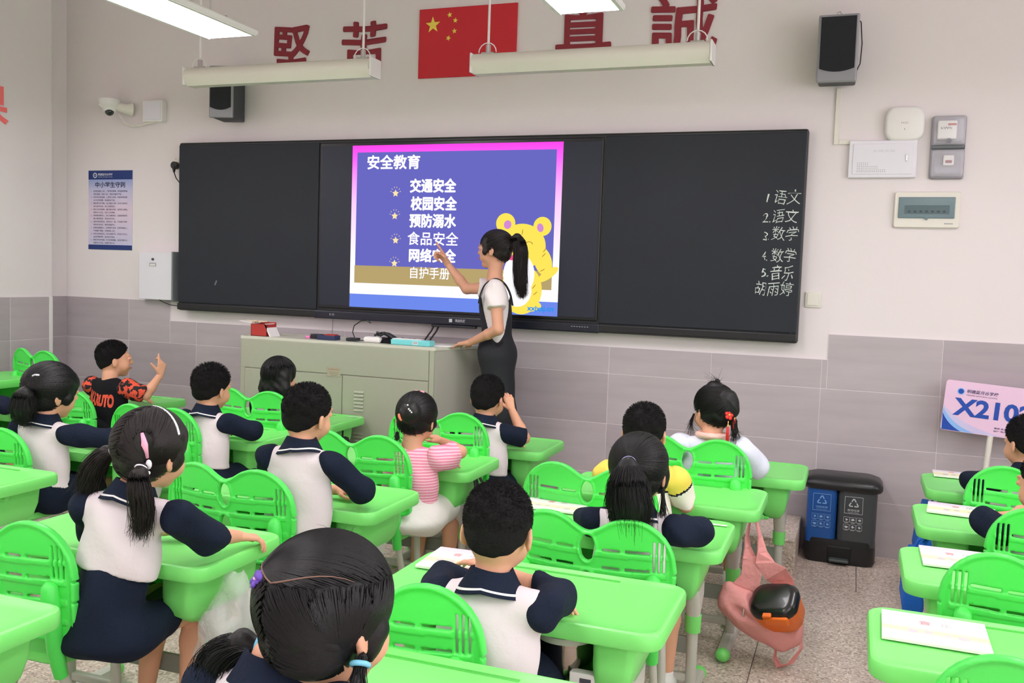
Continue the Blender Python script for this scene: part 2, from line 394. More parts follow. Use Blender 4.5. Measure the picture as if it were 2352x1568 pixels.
# ------------------------------------------------------------ lamps
tubew = emat('lamp_light', (1, .95, .985), LAMP_W)
def panel_lamp(x, y, lab):
    t = thing('panel_lamp', lab, 'lamp', (x, y, 2.6), 0, 'lit panel lamps under the ceiling')
    B().loft([[(-.15, -.62, .0), (.15, -.62, .0), (.15, .62, .0), (-.15, .62, .0)], [(-.15, -.62, .02), (.15, -.62, .02), (.15, .62, .02), (-.15, .62, .02)], [(-.09, -.6, .05), (.09, -.6, .05), (.09, .6, .05), (-.09, .6, .05)]]).obj('housing', white, t)
    B().box((-.128, -.60, -.006), (.128, .60, -.0005)).obj('diffuser', tubew, t)
    for sx in (-1, 1): B().box((sx*.139-.009, -.61, -.008), (sx*.139+.009, .61, 0)).obj('side_rim', white, t)
    for yy in (-.45, .45):
        B().tube([(0, yy, .05), (0, yy, RZ-2.6)], .004, 6).obj('hanging_rod', steel, t)
        B().tube([(.03+.02*math.cos(a), yy+.07, .05+.025*math.sin(a)) for a in [k*math.pi/6 for k in range(7)]], .003, 6).obj('cable', greydk, t)
    return t
LX = [(.72, 'far left'), (2.57, 'left'), (4.42, 'middle'), (6.27, 'right')]
for lx, nx_ in LX:
    for iy, ly in enumerate((-2.06, -4.6, -7.1)):
        lab = {(2.57, 0): 'lit white panel lamp hanging over the left of the blackboard', (4.42, 0): 'lit white panel lamp hanging in front of the flag and lettering'}.get((lx, iy), 'lit white panel lamp out of view, %s row, %s from the front wall' % (nx_, ('nearest', 'second', 'farthest')[iy]))
        panel_lamp(lx, ly, lab)
def board_lamp(x, y, z, L, lab):
    t = thing('blackboard_lamp', lab, 'lamp', (x, y, z), 0, 'unlit lamps above the blackboard')
    prof = [(.06*math.cos(a)*1.15, .055*math.sin(a)) for a in [math.radians(-10+200*k/12) for k in range(13)]]
    rings = [[(sx*L/2, py, pz) for py, pz in prof]+[(sx*L/2, -.03, -.055), (sx*L/2, .05, -.05)] for sx in (-1, 1)]
    B().loft(rings).obj('reflector', offwhite, t, auto=40)
    for sx in (-1, 1): B().rbox((sx*(L/2+.006), 0, 0), (.012, .125, .105), .012).obj('end_cap', white, t)
    for sx in (-1, 1):
        rod = B().tube([(sx*(L/2-.07), 0, .07), (sx*(L/2-.07), 0, RZ-z)], .007, 8).obj('hanging_rod', white, t)
        B().tube([(sx*(L/2-.07), 0, .05), (sx*(L/2-.07), 0, .1)], .014, 8).rbox((sx*(L/2-.07), 0, .056), (.07, .03, .012), .003).obj('clamp', steel, t)
        B().tube([(sx*(L/2-.07)+.05*math.cos(a), -.01, .06+.05*math.sin(a)) for a in [k*math.pi/8 for k in range(9)]], .003, 6).obj('cable', white, t)
board_lamp(2.375, -.765, 2.575, 1.24, 'unlit white tube lamp hanging above the left speaker')
board_lamp(4.20, -.70, 2.58, 1.25, 'unlit white tube lamp hanging across the corner of the flag')

# ------------------------------------------------------------ blackboard and screen
bd = thing('blackboard', 'wide black blackboard with a lit touch screen in its middle', 'blackboard', (0, 0, 0))
BX0, BX1, BZ0, BZ1 = 1.10, 5.268, 1.143, 2.303
B().rbox(((BX0+BX1)/2, -.042, (BZ0+BZ1)/2), (BX1-BX0, .08, BZ1-BZ0), .012).obj('frame', black, bd)
lpn = B().rbox(((BX0+2.235)/2, -.085, 1.742), (2.235-BX0-.014, .012, 1.085), .004).obj('chalk_panel', chalkb, bd); lpn['label'] = 'left black writing panel'
rpn = B().rbox(((4.14+BX1)/2, -.085, 1.742), (BX1-4.14-.014, .012, 1.085), .004).obj('chalk_panel', chalkb, bd); rpn['label'] = 'right writing panel with chalk timetable'
scr_dark = mat('screen_glass', rgb(30, 34, 46), .38, noise=.02, spec=.35, emit=.012, ecol=(.5, .6, 1))
B().rbox((3.187, -.0845, 1.745), (1.9, .012, 1.07), .006).obj('display_bezel', mat('bezel', rgb(16, 17, 21), .3), bd)
disp = B().rbox((3.187, -.0895, 1.743), (1.868, .004, 1.024), .001).obj('display', scr_dark, bd)
B().rbox(((BX0+BX1)/2, -.088, 1.172), (BX1-BX0-.01, .022, .045), .006).obj('bottom_rail', black, bd)
B().rbox((3.187, -.092, 1.168), (1.94, .026, .054), .008).obj('display_rail', mat('rail_blue', rgb(22, 26, 40), .35), bd)
B().rbox((3.23, -.105, 1.135), (.3, .03, .014), .003).obj('pen_tray', black, bd)
chalk = mat('chalk', rgb(205, 214, 208), .95, noise=.12, nscale=120)
CH = [('1', 5.066, 5.080, 1.908, 1.955), ('语文', 5.108, 5.246, 1.898, 1.975), ('2.', 5.052, 5.092, 1.800, 1.846), ('语文', 5.104, 5.236, 1.798, 1.872),
      ('3.', 5.060, 5.092, 1.700, 1.745), ('数学', 5.104, 5.244, 1.702, 1.776), ('4.', 5.056, 5.090, 1.592, 1.638), ('数学', 5.106, 5.238, 1.584, 1.660),
      ('5.', 5.058, 5.096, 1.500, 1.546), ('音乐', 5.110, 5.228, 1.487, 1.566), ('胡雨婷', 5.030, 5.232, 1.400, 1.476)]
for s_, a, b_, c, d in CH: fit_text('chalk_writing', s_, a, b_, c, d, -.0916, chalk, bd, bold=-.0009, jit=.0035, shear=.12)
wl_ = mat('print_white', rgb(200, 205, 212), .6)
B().rbox((3.205, -.1056, 1.171), (.021, .0008, .021), .0002, seg=1).obj('rail_mark', wl_, bd)
fit_text('rail_mark', '鸿合科技', 3.235, 3.305, 1.162, 1.181, -.1056, wl_, bd, .0016)
for k in range(7): B().rbox((3.99+.016*k, -.1056, 1.175), (.008, .0008, .003), .0001, seg=1).obj('rail_mark', wl_, bd)
fit_text('rail_mark', 'E ⏻', 2.34, 2.375, 1.164, 1.178, -.1056, wl_, bd)
B().tube([(5.23, -.09, 1.2), (5.23, -.0925, 1.2)], .002, 5).tube([(1.42, -.0915, 1.33), (1.435, -.0915, 1.36)], .006, 5).obj('chalk_smudge', mat('smudge', rgb(110, 118, 116), .9), bd)
# the slide: flat coloured shapes shown by the lit screen
E = lambda n, c, s=1.0: emat('screen_'+n, rgb(*c), s)
def sgrad():
    m = emat('screen_frame', (1, 1, 1), 1); nt = m.node_tree; e = [n for n in nt.nodes if n.type == 'EMISSION'][0]
    tc = nt.nodes.new('ShaderNodeTexCoord'); sx = nt.nodes.new('ShaderNodeSeparateXYZ'); r = nt.nodes.new('ShaderNodeValToRGB'); mr = nt.nodes.new('ShaderNodeMapRange')
    nt.links.new(tc.outputs['Object'], sx.inputs[0]); nt.links.new(sx.outputs[2], mr.inputs[0]); mr.inputs[1].default_value = 1.30; mr.inputs[2].default_value = 2.26
    nt.links.new(mr.outputs[0], r.inputs[0]); el = r.color_ramp.elements; el[0].position = .25; el[0].color = (1.0, .98, 1.0, 1); el[1].position = 1; el[1].color = (*rgb(255, 70, 235), 1)
    k = el.new(.62); k.color = (*rgb(255, 205, 255), 1); k = el.new(.9); k.color = (*rgb(255, 105, 250), 1); nt.links.new(r.outputs[0], e.inputs[0]); e.inputs[1].default_value = 1.05
    return m
def sq(x0, x1, z0, z1, l, m, nm='slide_shape', dz0=0, dz1=0): return B().prism([(x0, z0), (x1, z0), (x1, z1), (x0, z1)], -.0916-.0004*l, -.0914, 0).obj(nm, m, disp)
sq(2.478, 3.893, 1.227, 2.258, 0, sgrad())
sq(2.478, 3.893, 1.227, 1.312, 1, E('blue', (112, 140, 238)))
blue = E('indigo', (106, 106, 196)); sq(2.514, 3.853, 1.495, 2.214, 1, blue)
sq(2.510, 3.850, 1.383, 1.495, 1, E('tan', (186, 164, 112)))
wht = E('white', (255, 250, 255), 1.1)
for s_, a, b_, c, d, bo in [('安全教育', 2.590, 2.958, 2.108, 2.194, .0026), ('交通安全', 2.897, 3.208, 1.962, 2.044, .0034), ('校园安全', 2.905, 3.216, 1.852, 1.934, .0034), ('预防溺水', 2.899, 3.214, 1.745, 1.826, .0034),
                         ('食品安全', 2.888, 3.234, 1.634, 1.716, .0012), ('网络安全', 2.902, 3.220, 1.530, 1.610, .0034), ('自护手册', 2.912, 3.182, 1.424, 1.496, .0008)]:
    fit_text('slide_writing', s_, a, b_, c, d, -.0926, wht, disp, 0, fat=bo)
fit_text('slide_writing', 'xxjxsj.cn', 3.70, 3.868, 1.245, 1.285, -.0926, E('cyan', (40, 150, 240)), disp, .003)
cream = E('cream', (255, 232, 175)); 
def star(cx, cz, r, r2=.42, rot=90, n=5):
    return [(cx+(r if k % 2 == 0 else r*r2)*math.cos(math.radians(rot+180/n*k)), cz+(r if k % 2 == 0 else r*r2)*math.sin(math.radians(rot+180/n*k))) for k in range(2*n)]
for cx, cz in ((2.794, 1.955), (2.792, 1.813), (2.802, 1.660), (2.798, 1.514)):
    b = B().prism(star(cx, cz, .024, .5), -.0926, -.0914)
    for a in (40, 75, 105, 140, 10, 170):
        c_, s__ = math.cos(math.radians(a)), math.sin(math.radians(a)); n_ = (-s__*.0015, c_*.0015)
        p, q = (cx+.029*c_, cz+.006+.029*s__), (cx+.037*c_, cz+.006+.037*s__)
        b.prism([(p[0]-n_[0], p[1]-n_[1]), (q[0]-n_[0], q[1]-n_[1]), (q[0]+n_[0], q[1]+n_[1]), (p[0]+n_[0], p[1]+n_[1])], -.0926, -.0914)
    b.obj('slide_star', cream, disp)
# plain cartoon cub of ellipses on the slide
def oval(cx, cz, rx, rz, l, m, rot=0, n=36, nm='slide_shape'):
    c, s_ = math.cos(rot), math.sin(rot)
    return B().prism([(cx+rx*math.cos(t)*c-rz*math.sin(t)*s_, cz+rx*math.cos(t)*s_+rz*math.sin(t)*c) for t in [2*math.pi*k/n for k in range(n)]], -.0916-.0004*l, -.0914).obj(nm, m, disp)
yel = E('yellow', (255, 232, 92)); pnk = E('mauve', (214, 140, 214)); brn = E('brown', (176, 120, 60))
oval(3.780, 1.760, .057, .057, 2, yel); oval(3.545, 1.775, .062, .062, 2, yel); oval(3.655, 1.640, .150, .135, 2, yel); oval(3.79, 1.555, .055, .09, 2, yel, .35); oval(3.660, 1.380, .130, .150, 2, yel)
oval(3.825, 1.475, .075, .026, 2, yel, .6); oval(3.50, 1.46, .04, .03, 2, yel); oval(3.565, 1.27, .07, .035, 2, yel); oval(3.72, 1.285, .07, .035, 2, yel)
oval(3.767, 1.752, .020, .026, 3, pnk, .3); oval(3.558, 1.768, .024, .026, 3, pnk, -.3)
oval(3.640, 1.470, .100, .125, 3, wht); oval(3.635, 1.370, .090, .095, 3, wht); oval(3.595, 1.570, .034, .016, 4, E('pink', (238, 80, 140)))
for (x_, z_) in ((3.700, 1.650), (3.615, 1.655)):
    for k in range(8): 
        a = math.pi*(.1+.8*k/7); oval(x_+.022*math.cos(a), z_+.018*math.sin(a), .0035, .0028, 4, brn, n=8)
for (x_, z_, r_) in ((3.80, 1.62, .9), (3.795, 1.59, .8), (3.79, 1.50, .5), (3.74, 1.40, .9), (3.75, 1.36, .7), (3.655, 1.725, 1.5)): oval(x_, z_, .018, .0022, 3, brn, r_, 10)

# ------------------------------------------------------------ flag and wall lettering
fg = thing('wall_flag', 'red five-star flag panel fixed to the wall between the lettering', 'flag', (0, 0, 0))
B().rbox((3.217, -.007, 2.893), (.655, .012, .425), .002).obj('flag_sheet', mat('flag_red', rgb(206, 34, 48), .55, noise=.03), fg)
fy = mat('flag_yellow', rgb(244, 222, 90), .55)
B().prism(star(2.985, 3.005, .052, .40, 92), -.0145, -.012).obj('star', fy, fg)
for cx, cz, a in ((3.098, 3.060, 100), (3.137, 3.024, 80), (3.133, 2.960, 95), (3.093, 2.919, 70)): B().prism(star(cx, cz, .018, .42, a), -.0145, -.012).obj('star', fy, fg)
for ch, x0, x1, z0, z1, pos in (('堅', 1.805, 2.085, 2.755, 3.055, 'first'), ('苦', 2.340, 2.650, 2.760, 3.055, 'second'), ('真', 3.795, 4.125, 2.735, 3.085, 'third'), ('誠', 4.365, 4.735, 2.74, 3.075, 'fourth')):
    me = text_mesh(ch, .3, 0, .004)
    n = len(me.vertices); co = np.zeros(n*3); me.vertices.foreach_get('co', co); co = co.reshape(-1, 3); a, b_ = co.min(0), co.max(0)
    u = (co[:, 0]-a[0])/(b_[0]-a[0]); v = (co[:, 1]-a[1])/(b_[1]-a[1])
    out = np.stack([x0+u*(x1-x0)+.004*np.sin(v*9), -.005-co[:, 2], z0+v*(z1-z0)+.006*np.sin(u*7+1)], 1); F = [tuple(p.vertices) for p in me.polygons]; V2, F2 = [], []
    for q in range(9):
        dx, dz = (0, 0) if q == 0 else (.0058*math.cos(q*math.pi/4), .0058*math.sin(q*math.pi/4)); V2 += [(p[0]+dx, p[1]-.0001*q, p[2]+dz) for p in out]; F2 += [tuple(i+n*q for i in f) for f in F]
    me = bpy.data.meshes.new('wall_character'); me.from_pydata(V2, [], F2); me.materials.append(maroon); me.update()
    me.name = 'wall_character'
    tag(link('wall_character', me), 'dark red brush character %s, %s of four on the front wall' % (ch, pos), 'lettering', 'red brush characters on the front wall')
me = text_mesh('果', .28, .006, .003); me.materials.append(mat('salmon', rgb(250, 120, 118), .7)); me.name = 'wall_character'
o = link('wall_character', me, None, (.104, -.875, 2.385), (math.pi/2, 0, math.pi/2)); tag(o, 'salmon red character at the left edge, on the side wall', 'lettering')

# ------------------------------------------------------------ fixtures on the front wall
def speaker(x, z, w, h, d, lab, tilt, yaw, cable):
    t = thing('wall_speaker', lab, 'speaker', (x, -.05-d/2, z), yaw, 'wall speakers beside the blackboard'); t.rotation_euler = (tilt, 0, yaw)
    sil = mat('speaker_silver', rgb(150, 150, 156), .4, metal=.3); 
    B().rbox((0, .005, 0), (w*.94, d-.01, h), .01).obj('cabinet', mat('speaker_cabinet', rgb(58, 62, 66), .55), t)
    B().rbox((0, -d/2, 0), (w, .024, h+.006), .008).obj('front_frame', sil, t)
    n = 12; pts = [(w*.43*(-1+2*k/n), -h*.30-.018*(1-(-1+2*k/n)**2)) for k in range(n+1)]+[(w*.43, h*.47), (-w*.43, h*.47)]
    B().prism(pts, -d/2-.018, -d/2-.010).obj('grille', mat('grille', rgb(30, 32, 38), .85, bump=.4, bscale=500), t)
    B().rbox((0, d/2+.02, 0), (.05, .06, .09), .005).obj('bracket', black, t)
    if cable:
        B().tube([(-.01, 0, h/2), (-.015, 0, h/2+.03), (0, 0, h/2+.035), (.01, 0, h/2+.02), (.01, 0, h/2)], .003, 6).obj('hook', steel, t)
        B().tube([(.03, 0, h/2), (.06, 0, h/2+.015), (w/2+.005, .02, h/2-.02), (w/2+.016, .03, .04), (w/2+.012, .04, -.06), (w/2-.01, .05, -.11)], .003, 6).obj('cable', black, t)
    return t
speaker(5.395, 2.692, .20, .335, .16, 'grey wall speaker with a cable duct below, near the right corner', .05, .0, True)
speaker(1.555, 2.60, .165, .33, .20, 'grey wall speaker half hidden behind the left tube lamp', 0, .22, False)
dk = thing('cable_duct', 'white cable duct running from the right speaker to the wall box', 'duct')
B().rbox((5.408, -.007, 2.375), (.026, .014, .30), .002).obj('vertical_run', offwhite, dk); B().rbox((5.452, -.007, 2.238), (.06, .013, .024), .002).obj('horizontal_run', offwhite, dk)
ap = thing('wireless_access_point', 'rounded white wireless access point above the white wall box', 'router', (5.745, -.0, 2.325))
def plate(b, w, h, r, th, x=0, z=0, y0=0, m=0, dome=0):
    rings = []
    for ins, yy in ((0, 0), (0, th*.6), (r*.10, th*.9), (r*.3, th)):
        rings.append([(px+x, y0-yy, pz+z) for px, pz in rrect(w-2*ins, h-2*ins, r-ins*.6, 6)][::-1])
    return b.loft(rings, m)
plate(B(), .195, .18, .055, .045).obj('shell', white, ap, auto=50)
fit_text('marking', 'H3C', -.018, .018, -.002, .008, -.0456, mat('print_grey', rgb(150, 150, 155), .6), ap)
B().rbox((0, -.0456, -.03), (.003, .0008, .010), .0003, seg=1).obj('status_light', mat('print_grey', rgb(150, 150, 155)), ap)
bx = thing('wall_box', 'white metal wall box with punched vent holes and a small latch', 'box', (5.645, 0, 2.143))
metw = mat('white_metal', rgb(226, 224, 232), .35, noise=.01)
B().rbox((0, -.016, 0), (.335, .032, .195), .004).obj('frame', metw, bx)
dr_ = B().rbox((0, -.034, 0), (.295, .006, .160), .002).obj('door', metw, bx)
B().rbox((.118, -.040, .004), (.007, .008, .036), .003).obj('latch', steel, dr_)
b = B()
for r, n_ in enumerate((15, 15, 11, 11, 6, 6)):
    for k in range(n_): b.tube([(-.122+.0098*k, -.0368, -.067+.0092*r), (-.122+.0098*k, -.0374, -.067+.0092*r)], .0021, 6)
tag(b.obj('vent_holes', mat('hole_dark', rgb(120, 118, 122), .8), dr_), kind='stuff')
fit_text('marking', '多媒体箱', -.05, .06, .035, .048, -.0373, mat('print_pale', rgb(205, 203, 212), .6), dr_)
mt = thing('meter_box', 'clear plastic electricity meter box with two covers, glossy', 'meter', (5.958, 0, 2.2))
clear = mat('clear_plastic', rgb(235, 232, 240), .12, alpha=.22, spec=.6)
B().rbox((0, -.012, 0), (.165, .024, .325), .012).obj('base', mat('meter_grey', rgb(150, 146, 156), .35), mt)
for z, h in ((.082, .145), (-.085, .135)):
    B().rbox((0, -.05, z), (.15, .055, h), .014).obj('clear_cover', clear, mt)
me1 = B().rbox((-.01, -.045, .085), (.09, .03, .095), .006).obj('meter', white, mt)
fit_text('marking', 'kWh', -.04, .01, .088, .100, -.0612, mat('print_dark', rgb(70, 70, 80), .6), me1); B().rbox((.012, -.0612, .112), (.04, .001, .01), .0003, seg=1).obj('counter', mat('print_red', rgb(190, 90, 90), .6), me1)
B().tube([(0, -.06, .028), (0, -.068, .028)], .013, 12).obj('seal', mat('print_dark', rgb(70, 70, 80)), mt)
B().rbox((0, -.03, 0), (.16, .03, .02), .004).obj('middle_bar', mat('meter_dark', rgb(90, 96, 98), .4), mt)
B().rbox((.005, -.045, -.07), (.05, .03, .05), .004).obj('breaker', white, mt); B().rbox((.005, -.062, -.078), (.03, .008, .014), .002).obj('breaker_switch', mat('switch_red', rgb(150, 70, 76), .5), mt)
br = thing('breaker_panel', 'white breaker panel with a tinted blue-grey window, right of the blackboard', 'panel', (5.877, 0, 1.878))
plate(B(), .318, .188, .012, .026).obj('cover', offwhite, br, auto=40)
wn = B().rbox((-.002, -.029, .010), (.272, .008, .110), .003).obj('window', mat('tint_window', rgb(92, 118, 124), .2, spec=.7), br)
B().rbox((0, -.0335, 0), (.215, .001, .045), .0003, seg=1).obj('switch_row', mat('tint_row', rgb(78, 100, 104), .4), wn)
for k in range(7): B().rbox((-.085+.028*k, -.0345, -.010), (.013, .001, .010), .0003, seg=1).obj('switch', mat('tint_sw', rgb(52, 66, 72), .4), wn)
B().tube([(0, -.03, -.047), (0, -.036, -.047)], .008, 8).obj('catch', mat('tint_window', (0, 0, 0)), br)
for k in range(6): B().rbox((.09+.007*k, -.0265, -.072), (.005, .001, .006), .0002, seg=1).obj('marking', mat('print_grey', (0, 0, 0)), br)
sw = thing('light_switch', 'white square light switch beside the right end of the blackboard', 'switch', (5.335, 0, 1.385))
plate(B(), .086, .086, .006, .010).obj('plate', offwhite, sw, auto=40); B().rbox((0, -.011, 0), (.062, .006, .062), .002).obj('rocker', offwhite, sw)
# small board box at the left end
lb = thing('wall_cabinet', 'white wall box with a small label holder at the left end of the blackboard', 'box', (.895, 0, 1.375))
B().rbox((0, -.035, 0), (.305, .07, .335), .005).obj('case', metw, lb)
B().rbox((-.025, -.073, .082), (.058, .004, .024), .001).obj('label_holder', steel, lb); B().rbox((-.025, -.0755, .078), (.044, .003, .014), .001).obj('label', white, lb)
B().tube([(-.025, -.07, .118), (-.025, -.078, .118)], .009, 10).obj('keyhole', mat('print_dark', (0, 0, 0)), lb)
B().rbox((.149, -.045, 0), (.012, .07, .35), .003).obj('side_strip', mat('box_side', rgb(120, 126, 130), .5), lb)
B().tube([(-.01, -.035, -.165), (.05, -.045, -.185), (.11, -.05, -.2), (.18, -.05, -.205)], .003, 6).obj('cable', black, lb)
# poster
po = thing('rules_poster', 'blue and lilac poster of pupil rules on the left of the front wall', 'poster', (0, 0, 0))
pm = mat('poster_paper', rgb(208, 202, 226), .6, noise=.0); nt = pm.node_tree
tc = nt.nodes.new('ShaderNodeTexCoord'); sx = nt.nodes.new('ShaderNodeSeparateXYZ'); r = nt.nodes.new('ShaderNodeValToRGB'); mr = nt.nodes.new('ShaderNodeMapRange')
nt.links.new(tc.outputs['Object'], sx.inputs[0]); nt.links.new(sx.outputs[2], mr.inputs[0]); mr.inputs[1].default_value = 1.55; mr.inputs[2].default_value = 2.13
el = r.color_ramp.elements; el[0].position = 0; el[0].color = (*rgb(196, 196, 226), 1); el[1].position = .92; el[1].color = (*rgb(140, 160, 214), 1); k = el.new(.5); k.color = (*rgb(224, 204, 222), 1); k = el.new(.75); k.color = (*rgb(198, 196, 228), 1)
nt.links.new(mr.outputs[0], r.inputs[0]); nt.links.new(r.outputs[0], nt.nodes['Principled BSDF'].inputs['Base Color'])
B().box((.215, -.004, 1.553), (.620, -.0005, 2.128)).obj('sheet', pm, po)
pb = mat('poster_blue', rgb(26, 52, 118), .6, noise=.02); [B().box((.215, -.005, a), (.620, -.0035, b_)).obj('band', pb, po) for a, b_ in ((2.063, 2.128), (1.553, 1.588))]
pw = mat('poster_white', rgb(226, 230, 244), .6)
B().tube([(.277, -.0051, 2.093), (.277, -.0056, 2.093)], .019, 20).obj('emblem', pw, po); B().tube([(.277, -.0056, 2.093), (.277, -.0060, 2.093)], .013, 20).obj('emblem', pb, po); fit_text('emblem', '明德', .268, .286, 2.089, 2.098, -.0062, pw, po)
fit_text('writing', '明德蓝月谷学校', .305, .440, 2.090, 2.108, -.0058, pw, po, .001, shear=.1); fit_text('writing', 'MINGDE LANYUEGU SCHOOL', .305, .440, 2.078, 2.083, -.0058, pw, po)
pt = mat('poster_text', rgb(96, 92, 120), .7); fit_text('writing', '中小学生守则', .278, .555, 2.004, 2.046, -.0048, mat('poster_title', rgb(34, 44, 78), .6), po, .0022)
RULES = ['爱党爱国爱人民。了解党史国情，珍视国家荣誉，', '热爱祖国，热爱人民，热爱中国共产党。', '好学多问肯钻研。上课专心听讲，积极发表见解，', '乐于科学探索，养成阅读习惯。', '勤劳笃行乐奉献。自己事自己做，主动分担家务，', '参与劳动实践，热心志愿服务。', '明礼守法讲美德。遵守国法校纪，自觉礼让排队，', '保持公共卫生，爱护公共财物。', '孝亲尊师善待人。孝父母敬师长，爱集体助同学，', '虚心接受批评，学会合作共处。', '诚实守信有担当。保持言行一致，不说谎不作弊，', '借东西及时还，做到知错就改。', '自强自律健身心。坚持锻炼身体，乐观开朗向上，', '不吸烟不喝酒，文明绿色上网。', '珍爱生命保安全。红灯停绿灯行，防溺水不玩火，', '会自护懂求救，坚决远离毒品。', '勤俭节约护家园。不比吃喝穿戴，爱惜花草树木，', '节粮节水节电，低碳环保生活。']
for k, s_ in enumerate(RULES):
    z = 1.972-.0222*k; fit_text('writing', s_, .262, .262+.0145*len(s_), z, z+.0135, -.0048, pt, po, .0012)
    if k % 2 == 0: fit_text('writing', str(k//2+1)+'.', .240, .249, z+.001, z+.011, -.0048, pt, po)
# plug
pg = thing('wall_plug', 'black plug with cable in a wall socket left of the blackboard', 'plug', (1.02, 0, 2.155))
plate(B(), .08, .08, .006, .010, z=.02, x=.01).obj('socket', offwhite, pg); B().tube([(0, -.01, 0), (0, -.045, 0)], .026, 14).obj('plug_body', black, pg); B().tube([(0, -.04, -.005), (.003, -.042, -.05)], [.016, .006], 8).obj('strain_relief', black, pg)
B().tube([(.003, -.042, -.05), (.02, -.04, -.09), (.05, -.03, -.13), (.075, -.02, -.15)], .004, 6).obj('cable', black, pg)
for dx in (-.01, .022): B().rbox((dx, -.0105, .048), (.003, .002, .006), .0005, seg=1).obj('slot', black, pg)
# camera
cd = thing('dome_camera', 'white dome security camera on a bracket, upper left of the front wall', 'camera', (.50, -.10, 2.575))
b = B(); b.tube([(0, 0, .045), (0, 0, .04), (0, 0, .0), (0, 0, -.02)], [.05, .075, .075, .055], 20); b.obj('housing', white, cd, auto=40)
b = B().ell((0, 0, -.02), (.052, .052, .045), 0, 20, 10); b.obj('dome', white, cd, True); B().ell((.012, -.012, -.045), (.032, .032, .032), 0, 16, 9).obj('lens', mat('lens_glass', rgb(20, 34, 32), .12, coat=.5), cd, True)
B().tube([(.03, .02, 0), (.10, .05, -.02), (.125, .085, -.02)], [.03, .035, .05], 12).obj('bracket', offwhite, cd, auto=50)
jb = thing('junction_box', 'white junction box beside the dome security camera', 'box', (.835, -.025, 2.535)); B().rbox((0, 0, 0), (.175, .05, .15), .006).obj('case', white, jb); B().rbox((0, -.026, 0), (.15, .004, .125), .002).obj('cover', metw, jb)
B().tube([(-.29, -.03, -.02), (-.26, -.02, -.07), (-.20, -.01, -.10), (-.12, -.005, -.095), (-.06, 0, -.08), (.0, 0, -.077)], .007, 8).obj('cable', offwhite, jb)

# ------------------------------------------------------------ sign board leaning at the wall
sg = thing('class_sign', 'pink and blue class number sign on a white pole leaning at the wall', 'sign', (6.0, -.13, .745)); sg.rotation_euler = (-.02, .065, 0)
spk = mat('sign_pink', rgb(232, 196, 224), .45, noise=.03); sbl = mat('sign_blue', rgb(22, 72, 170), .45); slb = mat('sign_light_blue', rgb(140, 184, 240), .45)
B().loft([[(x+.26, yy, z+.13) for x, z in rrect(.52, .26, .015, 4)][::-1] for yy in (.006, -.006)]).obj('board', spk, sg)
spl = mat('sign_lilac', rgb(205, 196, 232), .45)
def curvep(pts, l, m, nm='print'): return B().prism(pts, -.0062-.0003*l, -.006).obj(nm, m, sg)
def bez(p0, p1, p2, n=10): return [((1-t)**2*p0[0]+2*t*(1-t)*p1[0]+t*t*p2[0], (1-t)**2*p0[1]+2*t*(1-t)*p1[1]+t*t*p2[1]) for t in [k/n for k in range(n+1)]]
curvep([(.005, .004)]+bez((.30, .002), (.09, .03), (.001, .13)), 1, spl); curvep([(.004, .003)]+bez((.16, .002), (.05, .03), (.001, .115)), 2, slb); curvep([(.006, .003)]+bez((.095, .002), (.03, .03), (.001, .09)), 3, sbl)
curvep([(.515, .257)]+bez((.36, .259), (.46, .235), (.519, .14)), 1, slb); curvep([(.515, .257)]+bez((.45, .259), (.49, .245), (.519, .19)), 2, sbl)
fit_text('writing', 'X2102', .046, .412, .082, .175, -.0072, sbl, sg, .0035, shear=.0)
sd = mat('sign_dark', rgb(70, 60, 110), .6); fit_text('writing', '明德蓝月谷学校', .10, .245, .203, .222, -.0072, sd, sg, .0012, shear=.15); fit_text('writing', 'MINGDE LANYUEGU SCHOOL', .10, .243, .190, .196, -.0072, sd, sg)
B().tube([(.073, -.0062, .208), (.073, -.0066, .208)], .018, 20).obj('emblem', slb, sg); B().tube([(.073, -.0066, .208), (.073, -.007, .208)], .013, 20).obj('emblem', sbl, sg)
fit_text('writing', '尊师 爱友 勤学', .245, .335, .038, .047, -.0072, sd, sg, .001); fit_text('writing', '自律 笃行 善思', .245, .335, .024, .033, -.0072, sd, sg, .001)
B().tube([(.235, .0, .0), (.235, .0, -.74)], .014, 12).obj('pole', offwhite, sg, auto=60)

# ------------------------------------------------------------ twin waste bin
bn = thing('waste_bin', 'twin pedal waste bin, blue and grey halves under a black lid', 'bin', (5.545, -.135, 0))
bk = mat('bin_black', rgb(26, 28, 30), .32, noise=.05, bump=.05, bscale=60); bb = mat('bin_blue', rgb(26, 84, 160), .35, noise=.04); bg = mat('bin_grey', rgb(66, 70, 74), .35, noise=.04)
def brings(spec): return [[(x, y-oy, z) for x, y in rrect(w, d, r, 4)] for w, d, r, z, oy in spec]
B().loft(brings([(.34, .22, .05, 0, 0), (.36, .235, .05, .02, 0), (.355, .23, .05, .12, 0), (.352, .228, .05, .13, 0)])).obj('base', bk, bn, auto=50)
for sx, m, w in ((-1, bb, .155), (1, bg, .195)):
    cx = -.176+w/2 if sx < 0 else .176-w/2
    B().loft([[(x+cx, y, z) for x, y in rrect(w-.003, d, .03, 4)] for d, z in ((.222, .105), (.232, .405))]).obj('inner_bucket', m, bn, auto=50)
B().loft(brings([(.385, .25, .05, .395, 0), (.40, .262, .055, .405, 0), (.40, .262, .055, .425, 0), (.37, .235, .05, .447, 0), (.30, .16, .04, .462, 0)])).obj('lid', bk, bn, auto=50)
